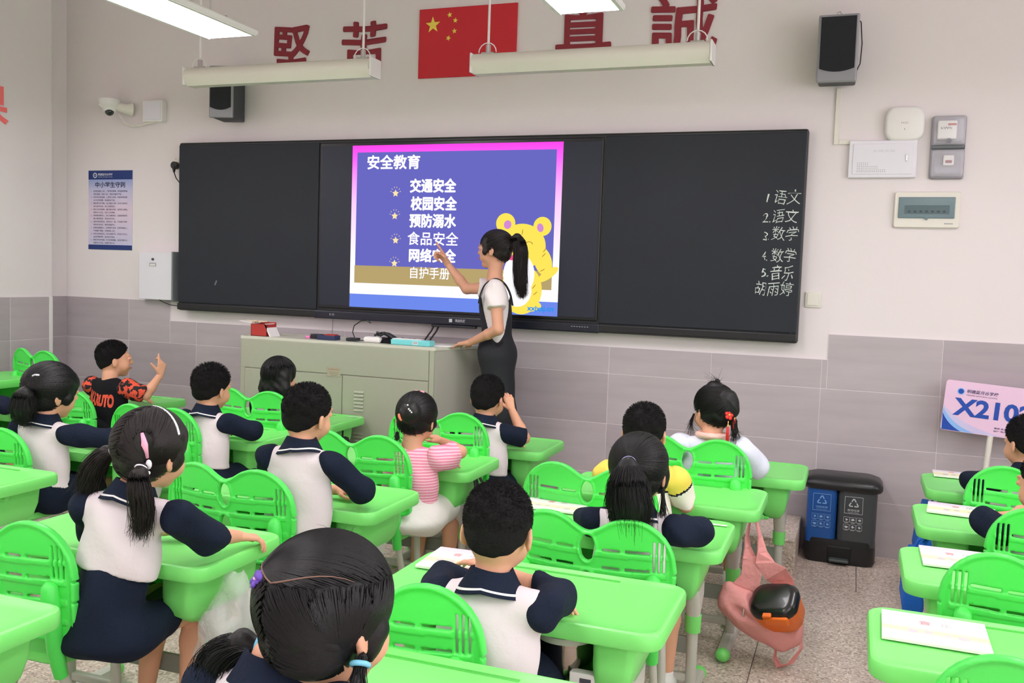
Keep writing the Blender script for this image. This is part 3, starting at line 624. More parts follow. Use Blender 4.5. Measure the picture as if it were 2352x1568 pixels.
for sx in (-1, 1):
    for s2 in (-1, 1): B().loft([[(sx*.09+s2*.05, -.09, .441), (sx*.09+s2*.085, -.09, .439), (sx*.09+s2*.02, .06, .452), (sx*.09+s2*.005, .06, .452)][::s2], [(sx*.09+s2*.05, -.088, .452), (sx*.09+s2*.083, -.088, .45), (sx*.09+s2*.02, .06, .462), (sx*.09+s2*.005, .06, .462)][::s2]]).obj('lid_ridge', bk, bn)
B().rbox((.0, -.112, .055), (.125, .02, .09), .012).obj('pedal_recess', mat('recess_black', rgb(12, 13, 14), .6), bn); B().rbox((0, -.135, .028), (.10, .05, .018), .008).obj('pedal', mat('pedal_grey', rgb(70, 78, 78), .4), bn)
def icons(cx, m, words):
    y = -.1175; b = B()
    def fr(x0, x1, z0, z1, t=.0018):
        for a in ((x0, x1, z0, z0+t), (x0, x1, z1-t, z1), (x0, x0+t, z0, z1), (x1-t, x1, z0, z1)): b.box((a[0], y-.0012, a[2]), (a[1], y, a[3]))
    fr(cx-.045, cx+.045, .278, .368)
    for k in range(3):
        a = math.radians(90+120*k); a2 = math.radians(210+120*k); R = .028
        p, q = Vector((cx+R*math.cos(a), 0, .332+R*math.sin(a))), Vector((cx+R*math.cos(a2), 0, .332+R*math.sin(a2))); d = (q-p); n_ = Vector((-d.z, 0, d.x)).normalized()*.0028
        for t0, t1 in ((.05, .42), (.56, .95)): b.prism([(v.x, v.z) for v in (p+d*t0-n_, p+d*t1-n_, p+d*t1+n_, p+d*t0+n_)], y-.0012, y)
    for r_ in range(2):
        for c in range(3):
            x = cx-.032+.032*c-.0; z = .246-.039*r_; fr(x-.0145, x+.0145, z-.014, z+.014, .0012)
            q = [(x+(.009-.003*((k*(c+2+r_)) % 3))*math.cos(k*math.pi/4), z+(.008-.002*((k+c) % 3))*math.sin(k*math.pi/4)) for k in range(8)]; b.prism(q, y-.0012, y)
            b.box((x-.009, y-.0012, z-.0185), (x+.009, y, z-.0165))
    b.obj('printed_icons', m, bn)
    fit_text('writing', words[0], cx-.030, cx+.030, .292, .303, y-.0012, m, bn, .001); fit_text('writing', words[1], cx-.026, cx+.026, .2835, .2885, y-.0012, m, bn)
icons(-.098, mat('icon_blue', rgb(130, 180, 235), .5), ('可回收物', 'Recyclable')); icons(.060, mat('icon_white', rgb(200, 204, 208), .5), ('其他垃圾', 'Residual Waste'))

# ------------------------------------------------------------ podium
pd = thing('podium', 'grey-green metal teaching podium with vented doors', 'podium', (0, 0, .178))
pg_ = mat('podium_metal', rgb(166, 168, 150), .45, metal=0, noise=.02, bump=.03, bscale=200); psd = mat('podium_side', rgb(178, 174, 164), .5, noise=.02)
FX0, FX1, BKX0, BKX1, FY, BY = 1.95, 3.29, 1.85, 3.43, -.50, -.125
foot = [(FX0, FY), (FX1, FY), (BKX1, BY), (BKX0, BY)]
B().loft([[(x, y, z) for x, y in foot] for z in (0, .835)]).obj('body', psd, pd)
B().loft([[(x+(x-2.63)*.006, y+(y+.3)*.02, z) for x, y in foot] for z in (.835, .852)]).obj('top', mat('podium_top', rgb(206, 206, 192), .4, noise=.01), pd)
B().rbox((2.605, -.503, .745), (1.30, .012, .178), .003).obj('front_panel', pg_, pd)
[B().rbox((x_, -.5025, .42), (.032, .010, .83), .003).obj('corner_strip', pg_, pd) for x_ in (1.965, 3.273)]
l_ = B().rbox((2.332, -.503, .335), (.70, .012, .63), .003).obj('door', pg_, pd); r_ = B().rbox((2.970, -.503, .335), (.568, .012, .63), .003).obj('door', pg_, pd)
for z0 in (.44, .19):
    for k in range(6): B().loft([[(2.80+sx*.032, -.509-dy, z0+.022*k+dz) for dy, dz in ((0, 0), (.007, .003), (.0, .014))] for sx in (-1, 1)]).obj('vent_louver', pg_, r_)
np_ = B().rbox((2.625, -.5105, .667), (.094, .002, .058), .001, seg=1).obj('name_plate', mat('nameplate', rgb(190, 186, 164), .3, metal=.5), pd)
fit_text('marking', '多媒体讲台', 2.585, 2.665, .677, .688, -.5118, mat('plate_red', rgb(150, 90, 80), .6), np_)
for k in range(3): B().rbox((2.625, -.5118, .666-.009*k), (.07-.01*k, .0006, .003), .0001, seg=1).obj('marking', mat('plate_line', rgb(150, 145, 120), .6), np_)
# things on the podium (top at z 1.03)
PT = 1.0305
rb = thing('chalk_box', 'open red cardboard box with white flaps on the left of the podium', 'box', (2.06, -.42, PT))
cr = mat('card_red', rgb(176, 50, 44), .6, noise=.05); cw = mat('card_white', rgb(236, 232, 230), .6)
B().box((-.065, -.05, 0), (.055, .05, .003)).box((-.065, -.05, 0), (-.062, .05, .075)).box((.052, -.05, 0), (.055, .05, .075)).box((-.065, -.05, 0), (.055, -.047, .075)).box((-.065, .047, 0), (.055, .05, .085)).obj('carton', cr, rb)
B().box((-.01, -.05, 0), (.0, .05, .09), 0, frame((.085, 0, .0), 0, 0, -.5)).obj('flap', cw, rb); B().box((-.095, -.05, .0), (.0, .05, .003), 0, frame((-.06, 0, .078), 0, 0, .12)).obj('flap', cw, rb)
for k in range(7): B().tube([(-.09+.012*k, -.03+.008*(k % 3), .088+.003*(k % 2)), (-.075+.012*k, .03, .088)], .0045, 6).obj('chalk_stick', mat('cream_chalk', rgb(240, 222, 190), .8), rb)
tag(B().rbox((2.375, -.40, PT+.008), (.035, .03, .016), .004).obj('eraser', mat('pink_rubber', rgb(232, 130, 190), .6)), 'small pink eraser on the podium beside the red box', 'eraser')
tag(B().rbox((2.435, -.40, PT+.015), (.072, .045, .030), .004).obj('board_eraser', black), 'black board eraser on the podium between two smaller boxes', 'eraser')
t = thing('card_box', 'navy and red small box on the podium, left of the microphone', 'box', (2.53, -.42, PT)); B().rbox((0, 0, .014), (.125, .07, .028), .003).obj('case', mat('navy_card', rgb(40, 48, 84), .5), t); B().rbox((.02, -.002, .031), (.07, .05, .008), .002).obj('red_cover', mat('card_red', (0, 0, 0)), t)
t = thing('gooseneck_microphone', 'black gooseneck microphone curving over the podium', 'microphone', (2.70, -.40, PT)); B().rbox((-.01, 0, .010), (.07, .06, .02), .005).obj('base', black, t)
B().tube([(0, 0, .02), (-.015, 0, .055), (-.005, 0, .095), (.04, 0, .125), (.085, 0, .130)], .0035, 6).obj('neck', black, t); B().tube([(.085, 0, .130), (.108, 0, .118)], .006, 8).obj('capsule', black, t)
t = thing('white_adapter', 'white rounded device lying on the podium by the black cables', 'device', (2.84, -.42, PT)); B().rbox((0, 0, .018), (.115, .06, .036), .016, seg=4).obj('case', white, t, auto=60); B().tube([(-.055, -.01, .012), (-.10, -.02, .006), (-.15, -.01, .006)], .003, 6).obj('cable', black, t)
t = thing('cable_bundle', 'heap of black cables and cloth on the podium beside the teal case', 'cable', (2.97, -.40, PT))
rr = random.Random(3)
for k in range(7):
    pts = [(-.13+.045*i+rr.uniform(-.01, .01), rr.uniform(-.035, .035), .012+.02*abs(math.sin(i*1.3+k))+(.03 if i < 3 and k < 4 else 0)) for i in range(8)]
    B().tube(pts, rr.uniform(.004, .009), 6).obj('cable', black, t)
fld = Field((-.14, -.05, -.005), (.18, .05, .05), .005); 
for k in range(9): fld.ell((-.08+.028*k, .0+.012*math.sin(k*2), .010), (.03, .03, .014+.006*math.sin(k*1.7)), k=.015)
fld.cut((0, 0, -1), 0); V, Q = fld.mesh(); link('cloth', mesh_from('cloth', V, [(Q, 0)], [blackcl]), t)
t = thing('teal_case', 'teal plastic pencil case lying near the right edge of the podium', 'case', (3.09, -.43, PT)); t.rotation_euler = (0, 0, -.03)
tl = mat('teal_plastic', rgb(120, 212, 214), .35); B().rbox((.02, 0, .016), (.26, .07, .032), .005).obj('case', tl, t); B().rbox((-.01, -.001, .034), (.19, .05, .006), .002).obj('lid_sheet', white, t)
B().rbox((.055, -.0355, .016), (.035, .001, .018), .0003, seg=1).obj('barcode_label', white, t)
for k in range(8): B().rbox((.042+.0037*k, -.0362, .017), (.0014, .0006, .012), .0001, seg=1).obj('printed_bar', mat('print_dark', (0, 0, 0)), t)
tag(B().rbox((3.29, -.36, PT+.003), (.12, .10, .006), .001).obj('paper_stack', white), 'thin stack of white paper at the right edge of the podium under the hand', 'paper')
t = thing('hanging_cable', 'pair of black cables hanging below the screen rail', 'cable', (3.05, -.06, 1.13)); 
for dx in (0, .035): B().tube([(dx+.03, 0, .02), (dx+.01, -.01, -.03), (dx-.03, -.02, -.09)], .006, 6).obj('cable', black, t)
tag(B().tube([(2.36, -.10, 1.145), (2.362, -.10, 1.09), (2.357, -.10, 1.03)], .0022, 6).obj('pull_cord', mat('grey_cord', rgb(110, 110, 112), .6)), 'thin grey cord hanging from the screen rail over the podium', 'cord')
# ------------------------------------------------------------ pupil desks
DW, DD, DZ = .80, .42, .60
def make_desk(label, loc, group):
    t = thing('pupil_desk', label, 'desk', loc, 0, group)
    def ring(ins, z, r=.055): return [(x, y, z) for x, y in rrect(DW-2*ins, DD-2*ins, r-ins*.5, 6)]
    B().loft([ring(.014, DZ-.046), ring(.003, DZ-.044), ring(0, DZ-.038), ring(.0, DZ-.010), ring(.003, DZ-.003), ring(.008, DZ), ring(.014, DZ), ring(.019, DZ-.0035), ring(.06, DZ-.004)]).obj('desktop', green, t, auto=35)
    B().rbox((0, DD/2-.045, DZ-.0035), (.42, .012, .003), .001, seg=1).obj('pen_groove', mat('green_groove', rgb(78, 190, 70), .4), t)
    for sx in (-1, 1):
        b = B(); rings = []
        for z, y0, y1, xi, xo in ((.385, -.03, .06, .235, .275), (.395, -.10, .10, .228, .295), (.43, -.155, .15, .222, .315), (.48, -.165, .165, .22, .325), (DZ-.046, -.165, .17, .22, .33)):
            rings.append([(sx*((xi+xo)/2)+x*1.0, (y0+y1)/2+y, z) for x, y in rrect(xo-xi, y1-y0, .02, 3)])
        b.loft(rings); b.obj('side_box', green, t, auto=50)
    B().rbox((0, 0, .402), (.50, .27, .016), .005).rbox((0, -.145, .408), (.46, .02, .022), .006).obj('drawer_floor', green, t)
    B().rbox((0, .150, .48), (.46, .014, .16), .004).obj('drawer_back', green, t)
    for sx in (-1, 1):
        hk = B().tube([(sx*.32, -.02, .535), (sx*.352, -.02, .535), (sx*.357, -.02, .555)], [.012, .009, .009], 8).obj('hook', green, t)
        lg = B().loft([[(sx*.29+x, .0+y, z) for x, y in rrect(w, d, w*.45, 4)] for w, d, z in ((.05, .16, .42), (.055, .13, .38), (.05, .06, .33), (.046, .05, .30))]).tube([(sx*.29, 0, .31), (sx*.29, 0, .04)], .019, 12).obj('leg', greyleg, t, auto=50)
        B().tube([(sx*.29, 0, .315), (sx*.29, 0, .255)], [.029, .027], 14).obj('collar', green, lg, auto=60)
        ft = B().rbox((sx*.29, 0, .030), (.05, .40, .036), .014).obj('foot', greyleg, t)
        for sy in (-1, 1): B().ell((sx*.29, sy*.20, .028), (.030, .034, .026), 0, 12, 7).obj('foot_cap', green, ft, True)
    B().rbox((0, 0, .205), (.55, .012, .06), .003).obj('cross_panel', greydk, t); B().rbox((0, 0, .09), (.55, .026, .03), .006).obj('cross_bar', greyleg, t)
    return t
# ------------------------------------------------------------ pupil chairs
def back_mesh():
    h = .0036; f = Field((-.29, -.055, .40), (.29, .06, .785), h); X, Y, Z = f.grids()
    def circ(cx, cz, rx, rz): 
        k0 = np.sqrt(((X-cx)/rx)**2+((Z-cz)/rz)**2); return (k0-1)*min(rx, rz)
    def smin(a, b, k): hh = np.maximum(k-np.abs(a-b), 0)/k; return np.minimum(a, b)-hh*hh*k*.25
    def boxd(cx, cz, hx, hz, r): 
        qx, qz = np.abs(X-cx)-hx+r, np.abs(Z-cz)-hz+r; return np.sqrt(np.maximum(qx, 0)**2+np.maximum(qz, 0)**2)+np.minimum(np.maximum(qx, qz), 0)-r
    o = smin(np.minimum(circ(-.128, .615, .138, .145), circ(.128, .615, .138, .145)), boxd(0, .645, .06, .066, .02), .03)
    o = smin(o, boxd(0, .53, .266, .105, .03), .01)
    ov1, ov2 = circ(0, .660, .024, .041), circ(0, .548, .022, .038)
    yc = .40*X**2-.10*(Z-.42)*.6
    t = .006+.0*X
    rim = np.maximum(0, 1-np.abs(o+.006)/.010)*.008
    ring = np.maximum(0, 1-np.minimum(np.abs(ov1-.004), np.abs(ov2-.004))/.006)*.006
    sag = .10*X**2
    for zz in (.650, .594, .538, .482): t = t+np.where(np.abs(Z-zz-sag+.006) < .008, .0035, 0)*(np.abs(X) < .24)
    d = np.maximum(o, np.abs(Y-yc)-t-rim-ring)
    d = np.maximum(d, -ov1); d = np.maximum(d, -ov2)
    for zz in (.657, .601, .545, .489):
        for x0, x1 in ((.045, .10), (.115, .19)):
            for sx in (-1, 1):
                qx = np.maximum(x0-sx*X, sx*X-x1); d = np.maximum(d, -np.maximum(qx, np.abs(Z-zz-sag)-.0046))
    for xx in (.202, .217, .232):
        d = np.maximum(d, -np.maximum(np.abs(np.abs(X)-xx)-.0036, np.abs(Z-.650)-.048))
    for zz in (.60, .54, .48):   # small steps down the side edge
        d = np.maximum(d, -np.maximum(.259-np.abs(X), np.abs(Z-zz)-.003))
    f.F = d.astype(np.float32); V, Q = f.mesh(); return mesh_from('backrest', V, [(Q, 0)], [greend])
BACK = back_mesh(); 
def make_chair(label, loc, group, dz=0):
    t = thing('pupil_chair', label, 'chair', loc, 0, group)
    o = link('backrest', BACK, t, (0, -.20, dz))
    b = B()
    out = rrect(.42, .36, .07, 6)
    b.loft([[(x*s_, y*s_, z) for x, y in out] for s_, z in ((.95, .322), (1, .330), (1, .345), (.97, .354), (.90, .352))])
    for k in range(5): b.rbox((0, -.09+.052*k, .353), (.36, .008, .004), .0015, seg=1)
    b.obj('seat', green, t, auto=40)
    for sx in (-1, 1):
        B().tube([(sx*.205, -.175, .30), (sx*.205, -.195, .40+dz), (sx*.205, -.212, .54+dz), (sx*.205, -.216, .588+dz), (sx*.205, -.216, .602+dz)], [.019, .023, .026, .022, .008], 12).obj('back_post', greend, t, auto=70)
        lg = B().tube([(sx*.205, -.178, .34), (sx*.205, -.16, .28), (sx*.205, -.10, .12), (sx*.205, -.03, .045)], .016, 10, sx=.8).tube([(sx*.19, .04, .32), (sx*.195, .04, .20), (sx*.205, .0, .05)], .015, 10).obj('leg', greyleg, t, auto=60)
        ft = B().tube([(sx*.205, -.20, .024), (sx*.205, .17, .024)], .020, 10).obj('foot', greyleg, t, auto=60)
        for yy in (-.21, .18): B().ell((sx*.205, yy, .022), (.024, .028, .021), 0, 10, 6).obj('foot_cap', green, ft, True)
    B().rbox((0, .03, .31), (.40, .03, .025), .006).obj('seat_bar', greyleg, t)
    return t
rowy = {1: (-.72, -.68, -.52, -.50), }
# desk centres (x, y) and the chair behind each one
DESKS = {
 'c1': (4.99, -.93), 'c2': (4.86, -1.595), 'c3': (4.80, -2.20), 'c4': (4.76, -2.98), 'c5': (4.72, -3.71),
 'b1': (3.76, -.90), 'b2': (3.63, -1.51), 'b3': (3.60, -2.30), 'b4': (3.47, -3.05),
 'a1': (2.48, -.75), 'a2': (2.45, -1.38), 'a3': (2.23, -1.95), 'a4': (2.18, -2.71), 'a5': (3.37, -3.83),
 'z1': (1.17, -.73), 'z2': (.94, -1.33), 'z3': (.80, -2.0),
 'r1': (6.285, -.83), 'r2': (6.21, -1.53), 'r3': (6.135, -2.23), 'r4': (6.03, -2.91),
}
DLAB = {
 'c1': 'green desk nearest the waste bin, in front of the pupil with red hair flowers', 'c2': 'green desk of the pupil with yellow shoulders',
 'c3': 'green desk of the pupil with the single ponytail', 'c4': 'green desk with a steel pot in its drawer, under the leaning boy',
 'c5': 'green desk at the bottom of the photo behind the leaning boy', 'b1': 'green desk of the boy resting his hand at his ear',
 'b2': 'green desk of the child in the pink striped shirt', 'b3': 'green desk in front of the boy with the turned-up collar',
 'b4': 'green desk with a clear plastic bag hanging from its side', 'a1': 'green desk in front of the podium, of the long-haired girl',
 'a2': 'green desk with a chipped edge, second behind the podium on the left', 'a3': 'green desk the girl with two white hair ties leans on',
 'a4': 'green desk at the left edge behind the girl with two white hair ties', 'a5': 'large near green desk at the lower left corner',
 'z1': 'green desk of the boy in the black shirt, near the front wall', 'z2': 'green desk behind the boy in the black shirt',
 'z3': 'green desk at the far left edge of the photo, third row', 'r1': 'front desk of the right column, below the class number sign',
 'r2': 'second desk of the right column, with a blue tote bag at its side', 'r3': 'third desk of the right column, a booklet on its left half',
 'r4': 'nearest desk of the right column, at the bottom right corner'}
desks = {}
first = None
for k, (x, y) in DESKS.items():
    if first is None:
        first = make_desk(DLAB[k], (x, y, 0), 'green pupil desks'); TM = tree_map(); d = first
    else:
        d = copy_tree(first, TM); d['label'] = DLAB[k]; d.location = (x, y, 0)
    desks[k] = d
# y1: far left desk behind the reversed-looking chair
d = copy_tree(first, TM); d['label'] = 'farthest left green desk against the front wall'; d.location = (.345, -1.02, 0); d.rotation_euler = (0, 0, math.pi/2); d.scale = (1, 1, 1.16)
# chairs: x, y of the backrest centre line, extra height
CH_ = {
 'c1': (4.92, -1.38, .035), 'c2': (4.65, -1.99, .01), 'c3': (4.83, -2.62, -.02), 'c4': (4.535, -3.41, -.028), 'b1': (3.69, -1.28, .04), 'b2': (3.605, -1.93, .02),
 'b3': (3.52, -2.65, .01), 'b4': (3.33, -3.42, -.012), 'a1': (2.51, -1.14, .035), 'a2': (2.42, -1.78, .02), 'a3': (2.04, -2.40, -.02), 'z0': (.60, -.80, .12),
 'r1': (6.27, -1.27, .02), 'r2': (6.27, -1.93, .0), 'r3': (6.08, -2.60, .0), 'r4': (6.00, -3.38, -.01), 'c5': (4.62, -4.32, -.02), 'z1': (1.25, -1.24, -.03)}
CLAB = {'c1': 'green chair behind the pupil with red hair flowers', 'c2': 'green chair behind the pupil with yellow shoulders', 'c3': 'green chair behind the girl with the single ponytail',
 'c4': 'green chair in the foreground between the near girl and the leaning boy', 'b1': 'green chair behind the boy with his hand at his ear', 'b2': 'green chair behind the child in the pink shirt',
 'b3': 'green chair behind the boy with the turned-up collar, centre left', 'b4': 'large green chair at the lower left edge, behind the girl with long pigtails', 'a1': 'green chair behind the long-haired girl by the podium',
 'a2': 'green chair with a small white and blue badge', 'a3': 'green chair cut by the left edge, behind the girl with two white ties', 'z0': 'dark green empty chair in the far left corner of the room',
 'r1': 'front green chair of the right column', 'r2': 'green chair of the right column cut by the right edge', 'r3': 'large empty green chair of the right column, third from the front',
 'r4': 'green chair at the bottom right corner', 'c5': 'green chair under the nearest girl, below the frame', 'z1': 'green chair behind the boy in the black shirt'}
firstc = None
TMC = None
byz = {}
for k, (x, y, dz) in CH_.items():
    y -= .03 if k not in ('r3', 'r4', 'z0') else 0
    dzr = round(dz*50)/50
    if dzr not in byz:
        c = make_chair(CLAB[k], (x, y+.20, 0), 'green pupil chairs', dzr); byz[dzr] = c
    else:
        c = copy_tree(byz[dzr], tree_map()); c['label'] = CLAB[k]; c.location = (x, y+.20, 0)
    if k == 'z0': c.rotation_euler = (0, 0, -.2)
# ------------------------------------------------------------ things on and around the desks
pg1 = mat('page_white', rgb(244, 240, 236), .6)
def book(key, x, y, rz, lab, w=.21, h=.148, z=DZ, big=False):
    t = thing('booklet', lab, 'book', (x, y, z+.0005), rz, 'booklets on the desks')
    B().box((-w/2, -h/2, 0), (w/2, h/2, .006)).obj('pages', pg1, t)
    cm = mat('cover_cream', rgb(240, 236, 214), .5); nt = cm.node_tree
    if not cm.get('done'):
        cm['done'] = 1; tc = nt.nodes.new('ShaderNodeTexCoord'); sx = nt.nodes.new('ShaderNodeSeparateXYZ'); r = nt.nodes.new('ShaderNodeValToRGB'); mr = nt.nodes.new('ShaderNodeMapRange')
        nt.links.new(tc.outputs['Object'], sx.inputs[0]); nt.links.new(sx.outputs[1], mr.inputs[0]); mr.inputs[1].default_value = -.075; mr.inputs[2].default_value = .075
        e = r.color_ramp.elements; e[0].position = 0; e[0].color = (*rgb(250, 246, 244), 1); e[1].position = 1; e[1].color = (*rgb(226, 212, 232), 1)
        q = e.new(.35); q.color = (*rgb(240, 236, 176), 1); q = e.new(.6); q.color = (*rgb(248, 244, 238), 1)
        nt.links.new(mr.outputs[0], r.inputs[0]); nt.links.new(r.outputs[0], nt.nodes['Principled BSDF'].inputs['Base Color'])
    B().box((-w/2, -h/2, .006), (w/2, h/2, .0072)).obj('cover', cm, t)
    T = Matrix.Rotation(-math.pi/2, 4, 'X')
    for s_, x0, x1, m in (('音', -.035, -.005, 'print_pink'), ('乐', .015, .045, 'print_grey2')):
        me = text_mesh(s_, .03, .0008, 0, space=1); me.materials.append(mat(m, rgb(232, 168, 172) if 'pink' in m else rgb(196, 194, 196), .6)); me.name = 'title'; link('title', me, t, (x0, .028, .0075))
    b = B()
    for (cx, cy, rx, ry) in ((-.05, -.03, .022, .010), (-.015, -.025, .018, .008), (.03, -.032, .014, .012), (.065, -.035, .024, .010)): b.tube([(cx, cy, .0071), (cx, cy, .0076)], rx*.6, 9)
    b.obj('printed_figures', mat('print_lilac', rgb(206, 196, 200), .6), t)
    return t
book('r4', 5.785, -2.855, -.02, 'music booklet on the nearest desk of the right column, fully visible', .245, .205)
book('r3', 5.905, -2.135, .0, 'music booklet on the third desk of the right column', .215, .22)
book('r2', 5.985, -1.405, -.10, 'yellowish booklet beside the navy sleeve on the second right desk', .24, .18)
book('r1', 6.04, -.545+.0-.09, -.02, 'booklet lying on the front desk below the class sign', .20, .14)
book('c3', 4.535, -2.085, -.03, 'booklet beside the ponytail girl, on the left of her desk', .235, .15)
book('c4', 4.49, -2.86, .05, 'booklet under the left arm of the leaning boy', .20, .20)
book('c2', 4.66, -1.50, .2, 'white booklet under the desk arm of the pupil with yellow shoulders', .16, .11)
tag(B().rbox((5.145, -2.06, DZ+.0008), (.055, .014, .0015), .0004, seg=1).obj('name_label', white), 'small white name sticker on the ponytail girl\'s desk', 'label')
tag(B().rbox((2.83, -.60, DZ+.0008), (.09, .012, .0015), .0004, seg=1).obj('name_label', white), 'small white name sticker on the desk before the podium', 'label')
# badge on a chair
t = thing('chair_badge', 'small white and blue round badge on the back of a green chair', 'badge', (2.545, -1.805, .725)); B().ell((0, 0, 0), (.022, .008, .018), 0, 14, 8).obj('badge_body', mat('badge_blue', rgb(176, 192, 220), .3), t, True); B().rbox((-.012, -.004, -.014), (.02, .006, .006), .002).obj('badge_clip', white, t)
# steel pot in the drawer of desk c4, with a crumpled bag
t = thing('steel_pot', 'shiny steel pot inside the drawer below the leaning boy\'s desk', 'pot', (4.885, -3.05, .412)); 
b = B(); b.loft([[(r_*math.cos(a), r_*math.sin(a), z) for a in [2*math.pi*k/24 for k in range(24)]] for r_, z in ((.045, 0), (.068, .02), (.074, .05), (.074, .095), (.078, .097), (.078, .102))], 0); b.obj('bowl', mat('pot_steel', rgb(150, 140, 130), .15, metal=1), t, auto=40)
B().tube([(0, 0, .102), (0, 0, .118)], [.080, .079], 28).obj('lid_rim', mat('pot_rim', rgb(190, 196, 180), .4), t, auto=50)
def crumple(name, lab, cat, lo, hi, c, r, m, seed, h=.006, n=14, cutz=None, grp=None, parent=None):
    f = Field(lo, hi, h); q = random.Random(seed)
    for k in range(n):
        p = [c[i]+q.uniform(-1, 1)*r[i]*.55 for i in range(3)]; rr_ = [r[i]*q.uniform(.25, .6) for i in range(3)]
        f.ell(p, rr_, Euler((q.uniform(-1, 1), q.uniform(-1, 1), q.uniform(-2, 2))).to_matrix(), k=.012)
    f.wrinkle(.0022, 120, seed)
    if cutz is not None: f.cut((0, 0, -1), -cutz)
    V, Q = f.mesh(); o = link(name, mesh_from(name, V, [(Q, 0)], [m]), parent)
    if lab: tag(o, lab, cat, grp)
    return o
foil = mat('clear_wrap', rgb(235, 238, 236), .15, alpha=.45, spec=.8, bump=.5, bscale=60)
crumple('plastic_wrap', 'crumpled clear plastic wrap in the drawer beside the steel pot', 'plastic bag', (4.66, -3.20, .40), (4.86, -3.02, .48), (4.76, -3.11, .42), (.08, .06, .025), foil, 4, cutz=.411)
t = thing('small_card_box', 'small white printed box in the drawer under the leaning boy\'s desk', 'box', (4.955, -3.115, .411)); B().rbox((0, 0, .02), (.07, .03, .04), .003).obj('case', cw, t); B().rbox((.008, -.0155, .022), (.03, .001, .012), .0002, seg=1).obj('label_patch', mat('print_dark', (0, 0, 0)), t)
for nm, lb_, x, y, ln in (('a', 'papers and book inside the drawer of the desk with the hanging bag', 3.60, -3.10, .16), ('b', 'books inside the drawer of the desk nearest the waste bin', 5.10, -.93, .15), ('c', 'dark book in the drawer of the pink-shirt child\'s desk', 3.78, -1.55, .15)):
    t = thing('drawer_books', lb_, 'books', (x, y, .411)); B().rbox((0, 0, .008), (.20, ln, .015), .002).obj('book', mat('drawer_dark', rgb(60, 62, 60), .6), t); B().rbox((.01, .0, .020), (.18, ln-.02, .009), .002).obj('book', pg1, t); B().rbox((-.02, .0, .030), (.15, ln-.03, .010), .002).obj('book', mat('drawer_brown', rgb(92, 78, 70), .6), t)
# clear plastic bag on desk b4's hook, white skirt cloth near b3 desk
bagc = mat('clear_bag', rgb(240, 240, 242), .25, alpha=.30, spec=.7, bump=.7, bscale=35)
f = Field((3.70, -3.30, .02), (4.05, -2.98, .62), .008)
f.cone((3.855, -3.10, .555), (3.84, -3.12, .40), .012, .06, k=.03); f.cone((3.89, -3.09, .555), (3.90, -3.12, .40), .012, .06, k=.03); f.ell((3.87, -3.13, .27), (.105, .075, .17), k=.05); f.cone((3.86, -3.13, .14), (3.86, -3.13, .07), .09, .07, k=.05); f.wrinkle(.006, 55, 2)
V, Q = f.mesh(); tag(link('plastic_bag', mesh_from('plastic_bag', V, [(Q, 0)], [bagc])), 'clear plastic bag hanging from the desk of the girl with pigtails', 'bag')
tag(B().ribbon([((3.80, -3.12, .33), (0, 1, 0)), ((3.80, -3.12, .26), (0, 1, .2)), ((3.79, -3.12, .20), (0, 1, 0))], .02, .003).obj('black_strap', black), 'short black strap hanging below the desk with the clear bag', 'strap')
# blue board behind the boy at b3
tag(B().loft([[(3.765+x, -2.52+yy, .545+z) for x, z in rrect(.075, .19, .035, 5)][::-1] for yy in (.012, -.012)]).obj('blue_backpack', mat('blue_fabric', rgb(34, 110, 190), .6), auto=40), 'blue rounded bag edge showing beside the chair of the boy with the turned-up collar', 'bag')
# blue tote bag at desk r2
t = thing('tote_bag', 'blue fabric tote bag hanging on the left of the second right desk', 'bag', (5.815, -1.58, .045)); bl = mat('tote_blue', rgb(14, 104, 212), .7, bump=.3, bscale=50)
B().loft([[(x, y, z) for x, y in rrect(w, d, .012, 3)] for w, d, z in ((.06, .22, .20), (.075, .24, .24), (.065, .24, .34), (.03, .22, .42))]).obj('pouch', bl, t, auto=50)
for sy in (-1, 1): B().ribbon([((.0, sy*.09, .40), (0, 1, 0)), ((.02, sy*.06, .46), (0, 1, .3)), ((.06, 0, .505), (0, .3, 1)), ], .03, .003).obj('handle', bl, t)
t = thing('tote_bag', 'blue fabric bag hanging on the left of the front right desk', 'bag', (5.905, -.86, 0))
B().loft([[(x, y, z) for x, y in rrect(w, d, .012, 3)] for w, d, z in ((.08, .24, .26), (.09, .26, .30), (.07, .24, .40), (.03, .22, .50))]).obj('pouch', bl, t, auto=50); B().ribbon([((.0, 0, .49), (0, 1, 0)), ((.03, 0, .53), (0, 1, 0)), ((.058, 0, .565), (0, 1, 0))], .03, .003).obj('handle', bl, t)
# black bag straps at desk b2
t = thing('black_bag', 'black straps of a bag hanging on the pink-shirt child\'s desk', 'bag', (3.985, -1.53, 0)); 
for dy, dx in ((0, 0), (.04, .012), (-.035, .0)): B().ribbon([((.0+dx, dy*.2, .56), (0, 1, 0)), ((.02+dx, dy, .50), (0, 1, 0)), ((.01+dx, dy*1.4, .42), (0, 1, 0))], .022, .004).obj('strap', black, t)
B().rbox((.015, 0, .34), (.07, .16, .18), .025).obj('pouch', blackm, t)
t = thing('black_bag', 'small black bag on the hook of the desk behind the podium', 'bag', (2.835, -.78, 0)); B().rbox((.02, 0, .45), (.05, .10, .12), .02).obj('pouch', blackm, t); B().tube([(.02, .0, .51), (.02, .0, .56)], .006, 6).obj('strap', black, t)
